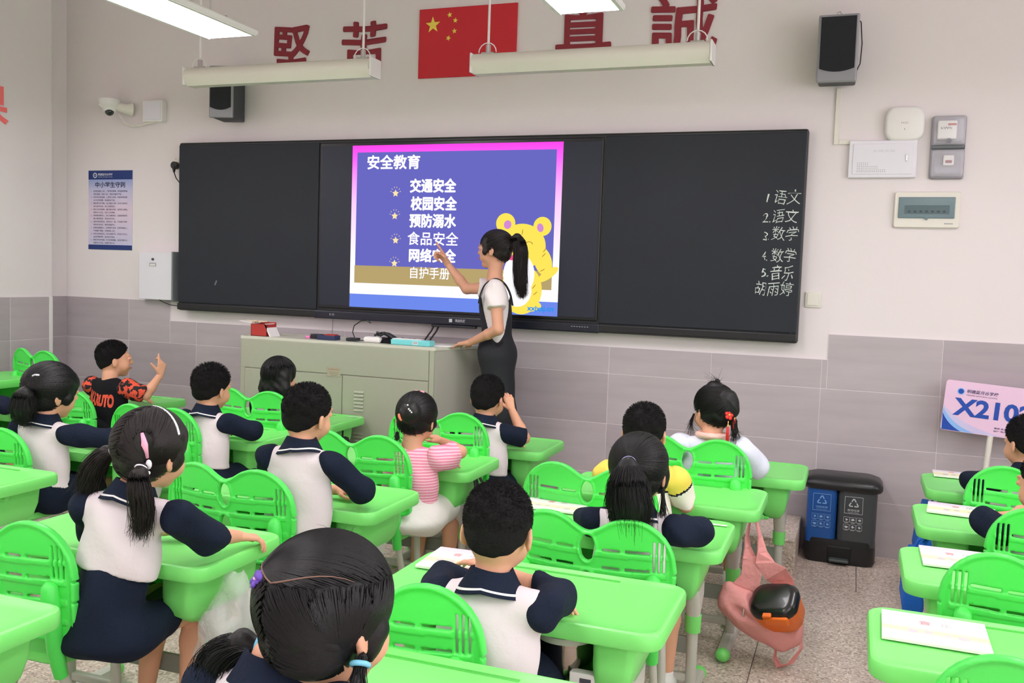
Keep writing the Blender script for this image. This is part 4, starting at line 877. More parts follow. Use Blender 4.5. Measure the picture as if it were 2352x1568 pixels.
# pink bag with lunch box
t = thing('pink_backpack', 'open pink cloth bag hanging by its straps from a green desk', 'bag', (0, 0, 0)); pk = mat('pink_cloth', rgb(232, 158, 156), .75, noise=.05, nscale=9, bump=.35, bscale=45, spec=.25)
hx, hy, hz = 5.225, -1.70, .560
B().ribbon([((hx-.005, hy, hz), (0, 1, 0)), ((hx-.015, hy-.01, hz-.08), (.2, 1, 0)), ((hx-.01, hy-.02, .44), (.5, 1, 0)), ((hx+.0, hy-.03, .40), (.8, .6, 0))], [.034, .042, .04, .06], .004).obj('strap', pk, t)
B().ribbon([((hx+.01, hy, hz), (0, 1, 0)), ((hx+.032, hy-.01, hz-.07), (.2, 1, 0)), ((hx+.045, hy-.02, .43), (.7, .7, 0)), ((hx+.06, hy-.03, .39), (1, .2, .1)), ((hx+.10, hy-.02, .35), (.8, .1, .6)), ((hx+.135, hy+.01, .31), (.9, 0, .4)), ((hx+.15, hy+.02, .25), (.9, 0, .2))], [.03, .036, .045, .075, .09, .07, .05], .005).obj('strap', pk, t)
B().ribbon([((hx+.0, hy-.03, .41), (1, .2, 0)), ((hx+.012, hy-.04, .34), (1, .2, 0)), ((hx-.005, hy-.05, .29), (1, .1, -.3)), ((hx-.03, hy-.055, .24), (1, 0, -.6)), ((hx-.05, hy-.06, .20), (.9, 0, -.6))], [.05, .075, .10, .13, .12], .006).obj('side_flap', pk, t)
f = Field((5.08, -1.90, .0), (5.50, -1.58, .40), .0065)
R_ = Euler((0, .38, 0)).to_matrix()
f.ell((5.28, -1.75, .185), (.165, .085, .085), R_, k=.02); f.cone((5.17, -1.75, .23), (5.15, -1.75, .28), .045, .02, k=.04); f.cone((5.36, -1.75, .12), (5.40, -1.75, .17), .05, .03, k=.04)
f.ell((5.345, -1.800, .270), (.125, .085, .090), Euler((0, .35, 0)).to_matrix(), k=.01, op='s'); f.ell((5.20, -1.84, .215), (.07, .03, .02), R_, k=.012, op='s'); f.wrinkle(.0030, 60, 5)
V, Q = f.mesh(); link('pouch', mesh_from('pouch', V, [(Q, 0)], [pk]), t)
B().ribbon([((5.345, -1.75, .095), (0, 1, 0)), ((5.34, -1.76, .04), (.3, 1, 0)), ((5.36, -1.77, .008), (1, .6, 0)), ((5.40, -1.77, .03), (.8, .7, 0)), ((5.435, -1.76, .09), (.4, 1, 0)), ((5.43, -1.75, .15), (0, 1, 0))], .030, .004).obj('strap', pk, t)
B().tube([(5.225, -1.835, .235), (5.223, -1.838, .205)], .004, 6).obj('zip_pull', steel, t)
t = thing('lunch_box', 'orange lunch box with a glossy black lid, tipped inside the pink bag', 'lunch box', (5.345, -1.80, .245)); t.scale = (1.12,)*3; t.rotation_euler = (.62, -.22, -.25)
orm = mat('orange_plastic', rgb(246, 118, 34), .35)
B().loft([[(x, y, z) for x, y in rrect(w, d, .045, 6)] for w, d, z in ((.13, .10, -.060), (.15, .125, -.045), (.158, .132, .022))]).obj('tub', orm, t, auto=50)
B().loft([[(x, y, z) for x, y in rrect(w, d, r_, 6)] for w, d, r_, z in ((.160, .134, .046, .022), (.162, .136, .047, .038), (.145, .12, .042, .052), (.11, .085, .035, .056))]).obj('lid', mat('gloss_black', rgb(22, 20, 22), .28, coat=.2), t, auto=50)
for sy in (-1,): B().rbox((.015, sy*.072, .022), (.085, .014, .034), .006).rbox((-.01, sy*.068, .046), (.03, .02, .010), .004).obj('latch', orm, t)
# ------------------------------------------------------------ people
def v3(*a): return np.array(a, dtype=float)
def unit(a): a = arr(a); return a/(np.linalg.norm(a)+1e-12)
def rotm(yaw, pitch=0, roll=0):
    return arr((Matrix.Rotation(math.radians(yaw), 3, 'Z') @ Matrix.Rotation(math.radians(pitch), 3, 'X') @ Matrix.Rotation(math.radians(roll), 3, 'Y')))
def head_prims(f, H, R, s, adult=0):
    hp = lambda x, y, z: H+R@(v3(x, y, z)*s)
    e = lambda c, r, k=.02, op='u', R2=None: f.ell(hp(*c), v3(*r)*s, R if R2 is None else R@R2, k*s, op)
    e((0, -.012, .035), (.073, .088, .077)); e((0, -.03, -.012), (.060, .060, .058))
    ch = 0 if adult else .004
    e((0, .026, -.018), (.058+ch, .062, .075)); e((0, .055, -.080+adult*-.006), (.024, .020, .018), .025)
    for sx in (-1, 1):
        e((sx*.034, .050, -.034), (.026+ch, .026, .026+ch), .02)
        e((sx*.029, .100, .012), (.015, .014, .010), .012, 's')
        e((sx*.029, .084, .010), (.0145, .012, .010), .004)
        e((sx*.028, .083, .031), (.020, .008, .006), .012)
        Re = arr(Euler((0.1, 0, sx*.35)).to_matrix())
        e((sx*.077, -.010, -.008), (.0075, .019, .029), .008, 'u', Re); e((sx*.084, -.006, -.006), (.0045, .012, .020), .004, 's', Re); e((sx*.076, -.004, -.010), (.006, .006, .008), .004)
    f.cone(hp(0, .088, .010), hp(0, .102, -.020), .006*s, .0095*s, .014*s)
    for sx in (-1, 1): f.cone(hp(sx*.009, .096, -.023), hp(sx*.010, .094, -.023), .006*s, .005*s, .006*s)
    e((0, .086, -.046), (.019, .008, .0055), .006); e((0, .085, -.056), (.016, .008, .006), .006); e((0, .095, -.0510), (.020, .006, .0012), .003, 's')
def hand_mesh(Wp, D, Nn, s, side, curl=(.25, .3, .35, .4), thumb=.5, spread=.14):
    D = unit(D); Nn = unit(Nn-D*(arr(Nn)@D)); T = np.cross(D, Nn)*side
    h = .0033*s if s > .8 else .0029; L = .19*s
    c = Wp+D*.085*s; f = Field(c-L*.72, c+L*.72, h); k = .010*s
    off = (.027, .010, -.008, -.025); kl = (.082, .086, .082, .074); fl = ((.036, .023, .018), (.041, .026, .019), (.037, .024, .018), (.029, .018, .016)); fr = (.0082, .0086, .0082, .0070)
    f.cone(Wp-D*.02*s, Wp+D*.012*s, .021*s, .020*s, k)
    for i in range(4):
        K = Wp+D*kl[i]*s+T*off[i]*s-Nn*.002*s
        f.cone(Wp+D*.012*s+T*off[i]*.45*s, K, .0135*s, .0115*s, .014*s)
        p = K; a = -off[i]*0; d0 = unit(D+T*(off[i]/.027)*spread)
        ang = 0
        for j, ll in enumerate(fl[i]):
            ang += curl[i]*(1.0, 1.15, .8)[j]; d = d0*math.cos(ang)+Nn*math.sin(ang); q = p+d*ll*s
            f.cone(p, q, (fr[i]+.001-.0009*j)*s, (fr[i]-.0009*j)*s, .003*s); p = q
    p = Wp+D*.020*s+T*.018*s+Nn*.004*s; q = p+unit(D*.75+T*.75+Nn*.2)*.036*s; r = q+unit(D*1+T*(.75-thumb)+Nn*.25)*.030*s; t = r+unit(D*1+T*(.6-thumb*1.4)+Nn*.2)*.022*s
    f.cone(p, q, .0135*s, .0105*s, .012*s); f.cone(q, r, .0103*s, .0092*s, .003*s); f.cone(r, t, .0092*s, .0075*s, .003*s)
    return f.mesh()
def tail_strands(P, Rr, n, m=12, r=.0011, fly=.15, seed=0, fan=1.0):
    g = np.random.default_rng(seed); P = arr(P); Rr = arr(Rr); t = np.linspace(0, 1, m)*(len(P)-1); i = np.clip(t.astype(int), 0, len(P)-2); u = (t-i)[:, None]
    # smooth centre line (Catmull-Rom)
    P0, P1, P2, P3 = P[np.maximum(i-1, 0)], P[i], P[i+1], P[np.minimum(i+2, len(P)-1)]
    C = .5*(2*P1+(P2-P0)*u+(2*P0-5*P1+4*P2-P3)*u**2+(3*P1-P0-3*P2+P3)*u**3); RR = Rr[i]*(1-u[:, 0])+Rr[i+1]*u[:, 0]
    a = g.uniform(0, 2*math.pi, n); rad = np.sqrt(g.uniform(.55, 1.12, n)); d = unit(P[-1]-P[0]); s1 = unit(np.cross(d, [.3, 1, .2])); s2 = np.cross(d, s1)
    o = (np.cos(a)[:, None]*s1+np.sin(a)[:, None]*s2)*rad[:, None]
    paths = C[None]+o[:, None, :]*RR[None, :, None]*fan
    w = g.normal(0, 1, (n, 1, 3))*fly*.1*(np.linspace(0, 1, m)**2)[None, :, None]; paths = paths+w
    L = g.uniform(.8, 1.08, n)
    return strands(paths, r)
def cap_strands(H, R, s, rad, tie, n, m=9, r=.0011, seed=0, lift=.0035, plane=(-.07, .676), sel=None):
    g = np.random.default_rng(seed); c = v3(0, -.012, .035); u = g.normal(0, 1, (n*8, 3)); u /= np.linalg.norm(u, axis=1, keepdims=True)
    p = c+u*rad; ok = p[:, 2] > plane[0]+(p[:, 1]+.1)*plane[1]
    if sel is not None: ok &= sel(p[:, 0], p[:, 1], p[:, 2])
    u = u[ok][:n]
    tv = unit((arr(tie)-c)/rad); out = np.zeros((len(u), m, 3)); dt = np.clip(u@tv, -.999, .999); om = np.arccos(dt)
    for j, t in enumerate(np.linspace(0, .94, m)):
        w = (np.sin((1-t)*om)/np.sin(om))[:, None]*u+(np.sin(t*om)/np.sin(om))[:, None]*tv; out[:, j] = c+w*(arr(rad)+lift)
    t = rad[0]-.073; c2, r2 = v3(0, -.030, -.012), v3(.063+t*.8, .063+t*.7, .063); q = (out-c2)/r2; L = np.linalg.norm(q, axis=2, keepdims=True); out = np.where(L < 1, c2+q/np.maximum(L, .2)*r2, out)
    return strands((out*s) @ R.T+H, r, .8)
def short_strands(H, R, s, rad, n, L, seed=0, plane=(-.07, .676), r=.0010, spike=.8):
    g = np.random.default_rng(seed); c = v3(0, -.012, .035); u = g.normal(0, 1, (n*3, 3)); u /= np.linalg.norm(u, axis=1, keepdims=True)
    p = c+u*rad; ok = p[:, 2] > plane[0]+.012+(p[:, 1]+.1)*plane[1]; u, p = u[ok][:n], p[ok][:n]
    nn = u/arr(rad); nn /= np.linalg.norm(nn, axis=1, keepdims=True); d = nn*spike+v3(0, .25, -.25)+g.normal(0, .35, nn.shape)*.6; d /= np.linalg.norm(d, axis=1, keepdims=True)
    top = np.clip((p[:, 2]-.02)/.09, .25, 1)[:, None]
    P = np.stack([p-d*.002, p+d*L*.5*top, p+d*L*top+v3(0, 0, -.15)*L*top], 1)
    return strands((P*s) @ R.T+H, r, .35)

def person(sp):
    g = sp; adult = g.get('adult', 0); k_ = g.get('k', 1.0); hs = g.get('hs', 1.0); seed = g.get('seed', 1)
    H, R = arr(g['H']), rotm(*g.get('head', (0, 0, 0))); N, P, SL, SR, EL, ER, WL, WR = [arr(g[q]) for q in ('N', 'P', 'SL', 'SR', 'EL', 'ER', 'WL', 'WR')]
    up = unit(N-P); rt = unit(SR-SL); rt = unit(rt-up*(rt@up)); fw = np.cross(up, rt); Rt = np.stack([rt, fw, up], 1)
    root = thing(g.get('name', 'person'), g['label'], 'person', tuple(g.get('base', (P[0], P[1], 0))), 0, None)
    bi = Matrix.Translation(root.location).inverted(); off = arr(root.location)
    def put(name, parts, mats, parent=root, label=None):
        V, G = joinm(parts); o = link(name, mesh_from(name, V-off, G, mats), parent)
        if label: o['label'] = label
        return o
    sk = g.get('skin', skin); h = g.get('h', .0075)
    legs = g.get('legs'); pts = [H, N, P, SL, SR, EL, ER, WL, WR]+([arr(q) for l in legs for q in l] if legs else [])
    lo, hi = np.min(pts, 0)-.13*max(hs, 1), np.max(pts, 0)+.13*max(hs, 1)
    def torso(f, ex, bell=0, hips=True):
        f.ell(N-up*.12*k_, v3(.105*k_+ex, .066*k_+ex, .115*k_+ex), Rt, .03); L = np.linalg.norm(N-P)
        f.ell(P+up*L*.36, v3(.096*k_+ex+bell, .060*k_+ex+bell*.3, L*.42+ex), Rt, .04)
        f.cone(SL+rt*.02, SR-rt*.02, .034*k_+ex, .034*k_+ex, .035)
        if hips: f.ell(P, v3(.112*k_+ex+bell, .068*k_+ex+bell*.3, .075*k_+ex), Rt, .03)
    # skin
    f = Field(lo, hi, h); torso(f, -.004)
    f.chain([N-up*.03, N+up*.02, H+R@(v3(0, -.015, -.05)*hs)], [.046*k_, .037*k_, .040*k_], .025)
    head_prims(f, H, R, hs, adult)
    for S_, E_, W_ in ((SL, EL, WL), (SR, ER, WR)):
        f.chain([S_, E_], [.036*k_, .028*k_], .02); M_ = E_+(W_-E_)*.35; f.chain([E_, M_, W_], [.028*k_, .027*k_, .0185*k_], .012)
    if legs:
        for hip, kn, an, to in legs: f.chain([arr(hip), arr(kn)], [.058*k_, .042*k_], .03); f.chain([arr(kn), arr(kn)+(arr(an)-arr(kn))*.35, arr(an)], [.041*k_, .040*k_, .024*k_], .015); f.cone(an, to, .026*k_, .020*k_, .01)
    V, Q = f.mesh(); parts = [(V, Q, 0)]
    for W_, E_, key, side in ((WL, EL, 'hl', -1), (WR, ER, 'hr', 1)):
        hd = g.get(key)
        if hd is None: continue
        hv, hq = hand_mesh(W_, hd['d'], hd.get('n', (0, 0, -1)), hd.get('s', .70*k_), side, hd.get('curl', (.22, .26, .3, .34)), hd.get('thumb', .5), hd.get('spread', .12)); parts.append((hv, hq, 0))
    body = put('body', parts, [sk])
    hp = lambda x, y, z: H+R@(v3(x, y, z)*hs)
    if g.get('face'):
        b = B()
        for sx in (-1, 1):
            c = hp(sx*.029, .0755, .010); b.ell(tuple(c-off), tuple(v3(.0105, .0100, .0060)*hs), 0, 12, 8)
            b.ell(tuple(hp(sx*.029, .0825, .010)-off), (.0062*hs, .0062*hs, .0062*hs), 1, 10, 7)
        b.obj('eyes', [white, black], root, True)
        b = B()
        for sx in (-1, 1): b.tube([tuple(hp(sx*a_, .0885-.25*(a_-.015), .031+z_)-off) for a_, z_ in ((.012, 0), (.024, .004), (.040, .0))], [.002, .003, .0015], 6)
        b.obj('eyebrows', [hairm], root, True)
        b = B(); b.ell(tuple(hp(0, .0895, -.0505)-off), tuple(v3(.016, .0045, .0055)*hs), 0, 12, 6, None); b.obj('lips', [mat('lips', rgb(190, 104, 98), .5)], root, True)
    # clothes
    top = g['top']; hh = .0065
    f = Field(np.minimum(np.min([SL, SR, P, N], 0), N)-.2, np.maximum(np.max([SL, SR, P, N], 0), N)+.2, hh)
    ex = top.get('ex', .011); torso(f, ex, top.get('bell', .016), top.get('hips', True))
    f.cut(up, (N+up*top.get('neck', .014))@up, .01); hem = P+up*top.get('hem', -.01); f.cut(-up, -(hem@up), .008)
    f.wrinkle(top.get('wr', .0036), 34, seed); V, Q = f.mesh()
    mats = top['mats']; mi = 0
    if top.get('split') is not None:
        fc = V[Q].mean(1); mi = top['split'](fc, N, P, Rt).astype(np.int32)
    put('shirt', [(V, Q, mi)], mats, label=top.get('label'))
    for S_, E_, W_, sd in ((SL, EL, WL, -1), (SR, ER, WR, 1)):
        L1 = top.get('slen', 1.25); a = unit(E_-S_); f = Field(np.min([S_, E_, W_], 0)-.09, np.max([S_, E_, W_], 0)+.09, hh)
        r0, r1 = top.get('srad', (.048, .044)); r0 *= k_; r1 *= k_
        st = S_-a*.0 if top.get('sleeve_from') is None else S_+a*top['sleeve_from']
        if L1 <= 1: f.chain([st, S_+(E_-S_)*(L1+.12)], [r0, r1], .02); c = S_+(E_-S_)*L1; f.cut(a, c@a, .004)
        else:
            w = unit(W_-E_); c = E_+(W_-E_)*(L1-1); f.chain([st, E_, c+w*.03], [r0, r1, r1*.86], .02); 
            d = (w[0]*f.ax[0][:, None, None]+w[1]*f.ax[1][None, :, None]+w[2]*f.ax[2][None, None, :])-c@w
            X_, Y_, Z_ = f.grids(); ne = np.sqrt((X_-c[0])**2+(Y_-c[1])**2+(Z_-c[2])**2) < .10
            f.F = np.where(ne, np.maximum(f.F, d), f.F)
        f.wrinkle(top.get('swr', .0042), 62, seed+sd*2); V, Q = f.mesh()
        if top.get('smats'): dd = (V[Q].mean(1)-S_)@a; put('sleeve', [(V, Q, np.where(dd < .026, 0, np.where(dd < .036, 2, 1)).astype(np.int32))], top['smats'])
        else: put('sleeve', [(V, Q, 0)], [top.get('smat', mats[0])])
    if top.get('collar'):
        cm = top['collar']; n = 40; tilt = top.get('ctilt', .010); b = B(); rings = []
        lift = top.get('clift', 0)
        for ra, rb_, z in ((.042, .040, .006), (.044, .042, .032), (.050, .048, .036), (.066, .058, .014), (.076, .064, .003), (.080, .068, -.002), (.084, .071, -.006), (.089, .075, -.013), (.084, .070, -.016), (.060, .05, -.012)):
            ring = []
            for i in range(n):
                t = 2*math.pi*i/n; bk_ = max(0, -math.sin(t)); zz = z*(1+.1*math.sin(2*t))+.006*bk_-.012*(ra > .06)*abs(math.cos(t))*(ra-.05)/.04*1.4+lift*max(0, math.cos(t+.5))**3*(ra > .06)
                p = N+Rt@v3(ra*k_*1.02*math.cos(t), rb_*k_*math.sin(t)*1.06, zz)
                ring.append(tuple(p-off))
            rings.append(ring)
        for q in range(len(rings)-1): b.loft([rings[q], rings[q+1]], 1 if q in (5,) else 0, None, False, False)
        b.obj('collar', cm, root, True)
    bot = g.get('bottom')
    if bot and legs:
        f = Field(lo-.06, np.array([hi[0]+.06, hi[1]+.06, (P+up*.2)[2]+.12]), .008); ex = bot.get('ex', .018)
        f.ell(P, v3(.118*k_+ex, .058*k_+ex, .085*k_+ex), Rt, .03); f.cone(P, P+up*bot.get('rise', .03), .09*k_, .085*k_, .03)
        if bot.get('dress'): L = np.linalg.norm(N-P); f.ell(P+up*L*.3, v3(.105*k_+ex, .054*k_+ex, L*.30), Rt, .03); f.ell(P+v3(0, .02, -.045), v3(*bot.get('flare', (.17, .17, .05)))*k_, None, .05)
        for hip, kn, an, to in legs:
            e = bot.get('len', .7); q = arr(hip)+(arr(kn)-arr(hip))*min(e, 1); f.chain([arr(hip), q], [.064*k_+ex, .052*k_+ex], .04)
            if e > 1: f.chain([arr(kn), arr(kn)+(arr(an)-arr(kn))*(e-1)], [.05*k_+ex, .04*k_+ex], .02)
        if bot.get('cutz'): f.cut((0, 0, -1), -bot['cutz'])
        f.wrinkle(.004, 38, seed+5); V, Q = f.mesh(); put(bot.get('name', 'shorts'), [(V, Q, 0)], [bot['mat']])
    if legs and g.get('shoes', True):
        for hip, kn, an, to in legs:
            a_, t_ = arr(an), arr(to); b = B(); d = unit((t_-a_)*v3(1, 1, 0)); c = (a_+t_)/2
            f = Field(np.minimum(a_, t_)-.07, np.maximum(a_, t_)+.07, .006); f.cone(a_+v3(0, 0, -.01)-d*.02, t_+d*.01+v3(0, 0, -.002), .032*k_, .027*k_, .02); f.cone(a_, a_+v3(0, 0, .02), .03*k_, .028*k_, .01); f.cut((0, 0, -1), -(min(a_[2], t_[2])-.024)); f.cut((0, 0, 1), a_[2]+.03)
            V, Q = f.mesh(); put('shoe', [(V, Q, 0)], [g.get('shoe', white)])
    # hair
    hr = g['hair']; hm = hr.get('mat', hairm); t = hr.get('t', .010); rad = v3(.073+t, .088+t, .077+t); pl = hr.get('plane', (-.075, .70))
    f = Field(H-.2*hs, H+.2*hs, .0052*hs); hR = lambda x: R@(arr(x)*hs)
    f.ell(hp(0, -.012, .035), rad*hs, R, .02); f.ell(hp(0, -.030, -.012+hr.get('nape', 0)), v3(.060+t*.8, .060+t*.7, .060)*hs, R, .02)
    for c, r_ in hr.get('lumps', ()): f.ell(hp(*c), v3(*r_)*hs, R, .02)
    if hr.get('brows'):   # fringe
        f.ell(hp(0, .045, .045), v3(.058, .060, .050)*hs, R, .02)
    nl = R@unit((0, pl[1], -1)); X_ = hp(0, -.1, pl[0]); f.cut(nl, X_@nl, .012*hs)
    if hr.get('sides'):    # hair that falls over temples and ears
        for sx, L_, r_, y_ in hr['sides']: f.chain([hp(sx*.064, y_, .05), hp(sx*.072, y_, -.01), hp(sx*.070, y_-.005, -.01-L_)], [.010*hs, r_*.8*hs, r_*.5*hs], .03)
    if hr.get('down'):     # long hair hanging down the back
        L_ = hr['down']; w_ = hr.get('downw', .07)
        for sx in (-1, -.5, 0, .5, 1): f.chain([hp(sx*w_*.9, -.055+.02*abs(sx), .02), hp(sx*w_, -.07+.03*abs(sx), -.05), hp(sx*w_*.95, -.075+.03*abs(sx), -.05-L_*.5)], [.028*hs, .026*hs, .022*hs], .03)
    f.wrinkle(hr.get('wr', .0012), 150, seed); V, Q = f.mesh(); parts = [(V, Q, 0)]
    st = hr.get('style', 'crop')
    if st == 'crop': parts.append((*short_strands(H, R, hs, rad, hr.get('n', 1700), hr.get('L', .011), seed, pl), 0))
    else:
        for q_, tt_ in enumerate(hr.get('ties', ())): parts.append((*cap_strands(H, R, hs, rad, tt_[0], tt_[1], seed=seed+q_, plane=pl, sel=tt_[2] if len(tt_) > 2 else None), 0))
        parts.append((*short_strands(H, R, hs, rad+.001, 110, .024, seed+3, (pl[0]-.01, pl[1]), .0004, .12), 0))
    if hr.get('down'):
        g_ = np.random.default_rng(seed); n = 260; a = g_.uniform(-1, 1, n); w_ = hr.get('downw', .07); L_ = hr['down']; m = 10; tt = np.linspace(0, 1, m)
        base = np.stack([a*w_*1.05, -.088+.035*a**2+g_.normal(0, .003, n), np.full(n, .03)], 1)
        path = base[:, None, :]+np.stack([np.outer(a*w_*.2+g_.normal(0, .006, n), tt**2), np.outer(-.012+g_.normal(0, .006, n), np.sin(tt*2.4)), np.outer(-(L_+.05)*g_.uniform(.85, 1.1, n), tt)], -1)
        parts.append((*strands((path*hs)@R.T+H, .0011), 0))
    hair = put('hair', parts, [hm])
    for q, tl in enumerate(hr.get('tails', ())):
        C = [hp(*tl['base'])]+[hp(*tl['base'])+arr(o_) for o_ in tl['off']]; rr_ = tl['r']
        f = Field(np.min(C, 0)-max(rr_)-.03, np.max(C, 0)+max(rr_)+.03, .0055); f.chain(C, [r_*.86 for r_ in rr_], .01); f.wrinkle(.0016, 120, seed+q); V, Q = f.mesh()
        put('pigtail', [(V, Q, 0), (*tail_strands(C, rr_, tl.get('n', 240), fly=tl.get('fly', .12), seed=seed+q, r=tl.get('sr', .0011)), 0)], [hm])
        if tl.get('tie'):
            d = unit(C[1]-C[0]); c = Vector(C[0]+d*.012-off); qd = Vector(d).to_track_quat('Z', 'Y'); T = Matrix.Translation(c) @ qd.to_matrix().to_4x4(); b = B(); rt_ = rr_[0]*1.0+.004; ring = [(rt_*math.cos(a_), rt_*math.sin(a_), 0) for a_ in [2*math.pi*i/20 for i in range(21)]]
            b.tube([tuple(T @ Vector(p_)) for p_ in ring], .0045*tl.get('tw', 1), 8, cap=False); b.obj('hair_tie', [tl['tie']], root, True)
    for fn in g.get('extras', ()): fn(root, hp, R, hs, off, N, P, Rt, SR, SL)
    return root, dict(H=H, R=R, hs=hs, off=off, N=N, P=P, Rt=Rt)

def kid(id_, x, y, ztop, label, head=(0, 0, 0), dx=0, dP=(0, 0), hair=None, top=None, bottom=None, sw=.125, EL=None, ER=None, WL=None, WR=None, hl=None, hr=None, hs=1.0, seed=1, h=.0075, dz=0, **kw):
    Hc = v3(x+dx, y+.035, ztop-.125*hs); N = v3(x, y, ztop-.233*hs+dz); P = v3(x+dP[0], y-.018+dP[1], .442)
    SL = N+v3(-sw, -.005, -.048); SR = N+v3(sw, .005, -.048)
    d = dict(label=label, H=Hc, head=head, N=N, P=P, SL=SL, SR=SR, hs=hs, seed=seed, h=h,
             EL=EL or (x-.185, y+.10, .655), WL=WL or (x+.03, y+.205, .630), ER=ER or (x+.19, y+.075, .660), WR=WR or (x-.01, y+.165, .665),
             hl=hl or dict(d=(1, .05, -.06)), hr=hr or dict(d=(-1, .15, -.10)), top=top, bottom=bottom, hair=hair,
             legs=[((P[0]+sx*.058, P[1]+.02, .42), (P[0]+sx*.075, P[1]+.30, .405), (P[0]+sx*.080, P[1]+.25, .10), (P[0]+sx*.085, P[1]+.34, .055)) for sx in (-1, 1)])
    d.update(kw); return person(d)
polo = dict(mats=[whitecl], smat=navy, collar=[navy, white], sleeve_from=-.004, slen=1.3, srad=(.050, .046), hem=.05, bell=.022)
def P_(**k): d = dict(polo); d.update(k); return d
shorts = dict(mat=navy, len=.7); crop = dict(style='crop', mat=shavem, t=.007, n=2600)
tie_white = mat('tie_white', rgb(226, 222, 232), .5); tie_blue = mat('tie_blue', rgb(120, 196, 222), .5); tie_lilac = mat('tie_lilac', rgb(178, 176, 226), .6); tie_purple = mat('tie_purple', rgb(96, 62, 170), .5)

def flower(root, c, r, m, m2, normal, n=5, name='hair_flower'):
    q = Vector(normal).to_track_quat('Z', 'Y').to_matrix().to_4x4(); T = Matrix.Translation(Vector(c)) @ q; b = B()
    for i in range(n):
        a = 2*math.pi*i/n; b.ell((r*.6*math.cos(a), r*.6*math.sin(a), 0), (r*.45, r*.45, r*.22), 0, 10, 6, T)
    b.ell((0, 0, r*.12), (r*.28, r*.28, r*.22), 1, 10, 6, T); return b.obj(name, [m, m2], root, True)
# leaning boy at desk c4
kid('c4', 4.765, -3.305, .958, 'foreground boy with cropped hair and both ears showing, head down over his arms', head=(8, -14, 0), hair=dict(crop, n=3600), top=P_(), bottom=shorts, sw=.135, seed=3, h=.0062,
    EL=(4.585, -3.20, .658), WL=(4.82, -3.105, .630), hl=dict(d=(1, .02, -.08), spread=.2), hs=1.05, ER=(4.900, -3.19, .662), WR=(4.69, -3.12, .685), hr=dict(d=(-.9, .35, .05)))
# nearest girl
def ex_c5(root, hp, R, s, off, N, P, Rt, SR, SL):
    c_ = v3(0, -.012, .035); r_ = v3(.073+.0165, .088+.0165, .077+.0165)
    pts = []; r_ = r_+.004
    for i in range(15):
        t = i/14; q = v3(-.075+.15*t, -.085+.06*abs(t-.5)*2, .033+.004*math.sin(t*9)); d = q/np.linalg.norm(q/r_); pts.append(tuple(hp(*(c_+d))-off))
    B().tube(pts, [.0005+.0010*math.sin(math.pi*i/14) for i in range(15)], 6).obj('hair_parting', [mat('scalp', rgb(120, 92, 78), .7)], root, True)
    flower(root, tuple(hp(-.040, -.103, .068)-off), .016, tie_purple, mat('flower_pink', rgb(246, 190, 226), .4), R@v3(-.4, -1, .6))
    b = B(); b.tube([tuple(hp(-.040+.02*t, -.100-.004*math.sin(3*t), .072-.004*t)-off) for t in (0, .5, 1, 1.5)], .008, 8); b.obj('hair_tie', [tie_purple], root, True)
kid('c5', 4.700, -4.10, 1.025, 'nearest girl with a purple flower tie and two bunches held by pale blue bands', dx=.075, dz=.035, head=(-14, -6, -3), hs=1.14, seed=11, h=.0062,
    hair=dict(style='long', mat=hairm, t=.016, plane=(-.098, .62), n=0, ties=[((-.040, -.098, .078), 2200, lambda x, y, z: z > .066), ((-.100, -.03, -.055), 1900, lambda x, y, z: (x < -.008) & (z < .068)), ((.088, -.050, -.068), 2300, lambda x, y, z: (x > -.008) & (z < .068))], brows=1, sides=[(1, .035, .012, .02), (-1, .02, .014, .0)],
              lumps=[],
              tails=[dict(base=(-.088, -.035, -.050), off=[(-.040, -.01, .004), (-.075, -.02, -.025), (-.085, -.02, -.080), (-.065, -.02, -.125)], r=[.012, .026, .032, .028, .010], tie=tie_blue, fly=.22, n=420, sr=.0009),
                     dict(base=(.072, -.055, -.068), off=[(.030, -.01, -.016), (.055, -.015, -.045), (.075, -.01, -.085), (.080, -.01, -.120)], r=[.012, .017, .028, .028, .012], tie=tie_blue, fly=.22, n=420, sr=.0009),
                     dict(base=(.085, -.02, -.030), off=[(.006, -.02, -.03), (.010, -.03, -.05)], r=[.009, .010, .011], tie=tie_blue, n=90)]),
    top=P_(), bottom=shorts, extras=[ex_c5])
# single ponytail girl
kid('c3', 4.935, -2.50, .972, 'girl with one long ponytail in a lilac scrunchie, in a white and navy polo shirt', head=(0, -2, 0), seed=21, h=.0065, hs=1.05,
    hair=dict(style='long', mat=hairm, t=.014, plane=(-.105, .62), ties=[((-.01, -.115, .052), 1500)], brows=1, sides=[(1, .035, .016, .01), (-1, .035, .016, .01)],
              tails=[dict(base=(-.008, -.104, .050), off=[(.004, -.032, -.010), (.008, -.044, -.06), (.018, -.042, -.125), (.026, -.036, -.215)], r=[.014, .034, .060, .066, .040], tie=tie_lilac, tw=1.6, n=900, fly=.14),
                     dict(base=(-.080, .0, -.03), off=[(-.008, -.01, -.05), (-.004, -.01, -.10)], r=[.006, .008, .004], n=60), dict(base=(.080, -.02, -.03), off=[(.006, -.02, -.06), (.010, -.02, -.13)], r=[.004, .006, .002], n=60, fly=.2)]),
    top=P_(clift=.0), bottom=shorts, sw=.13, EL=(4.765, -2.42, .655), WL=(4.965, -2.22, .632), hl=dict(d=(1, .25, -.04)), ER=(5.125, -2.415, .662), WR=(4.95, -2.26, .650))
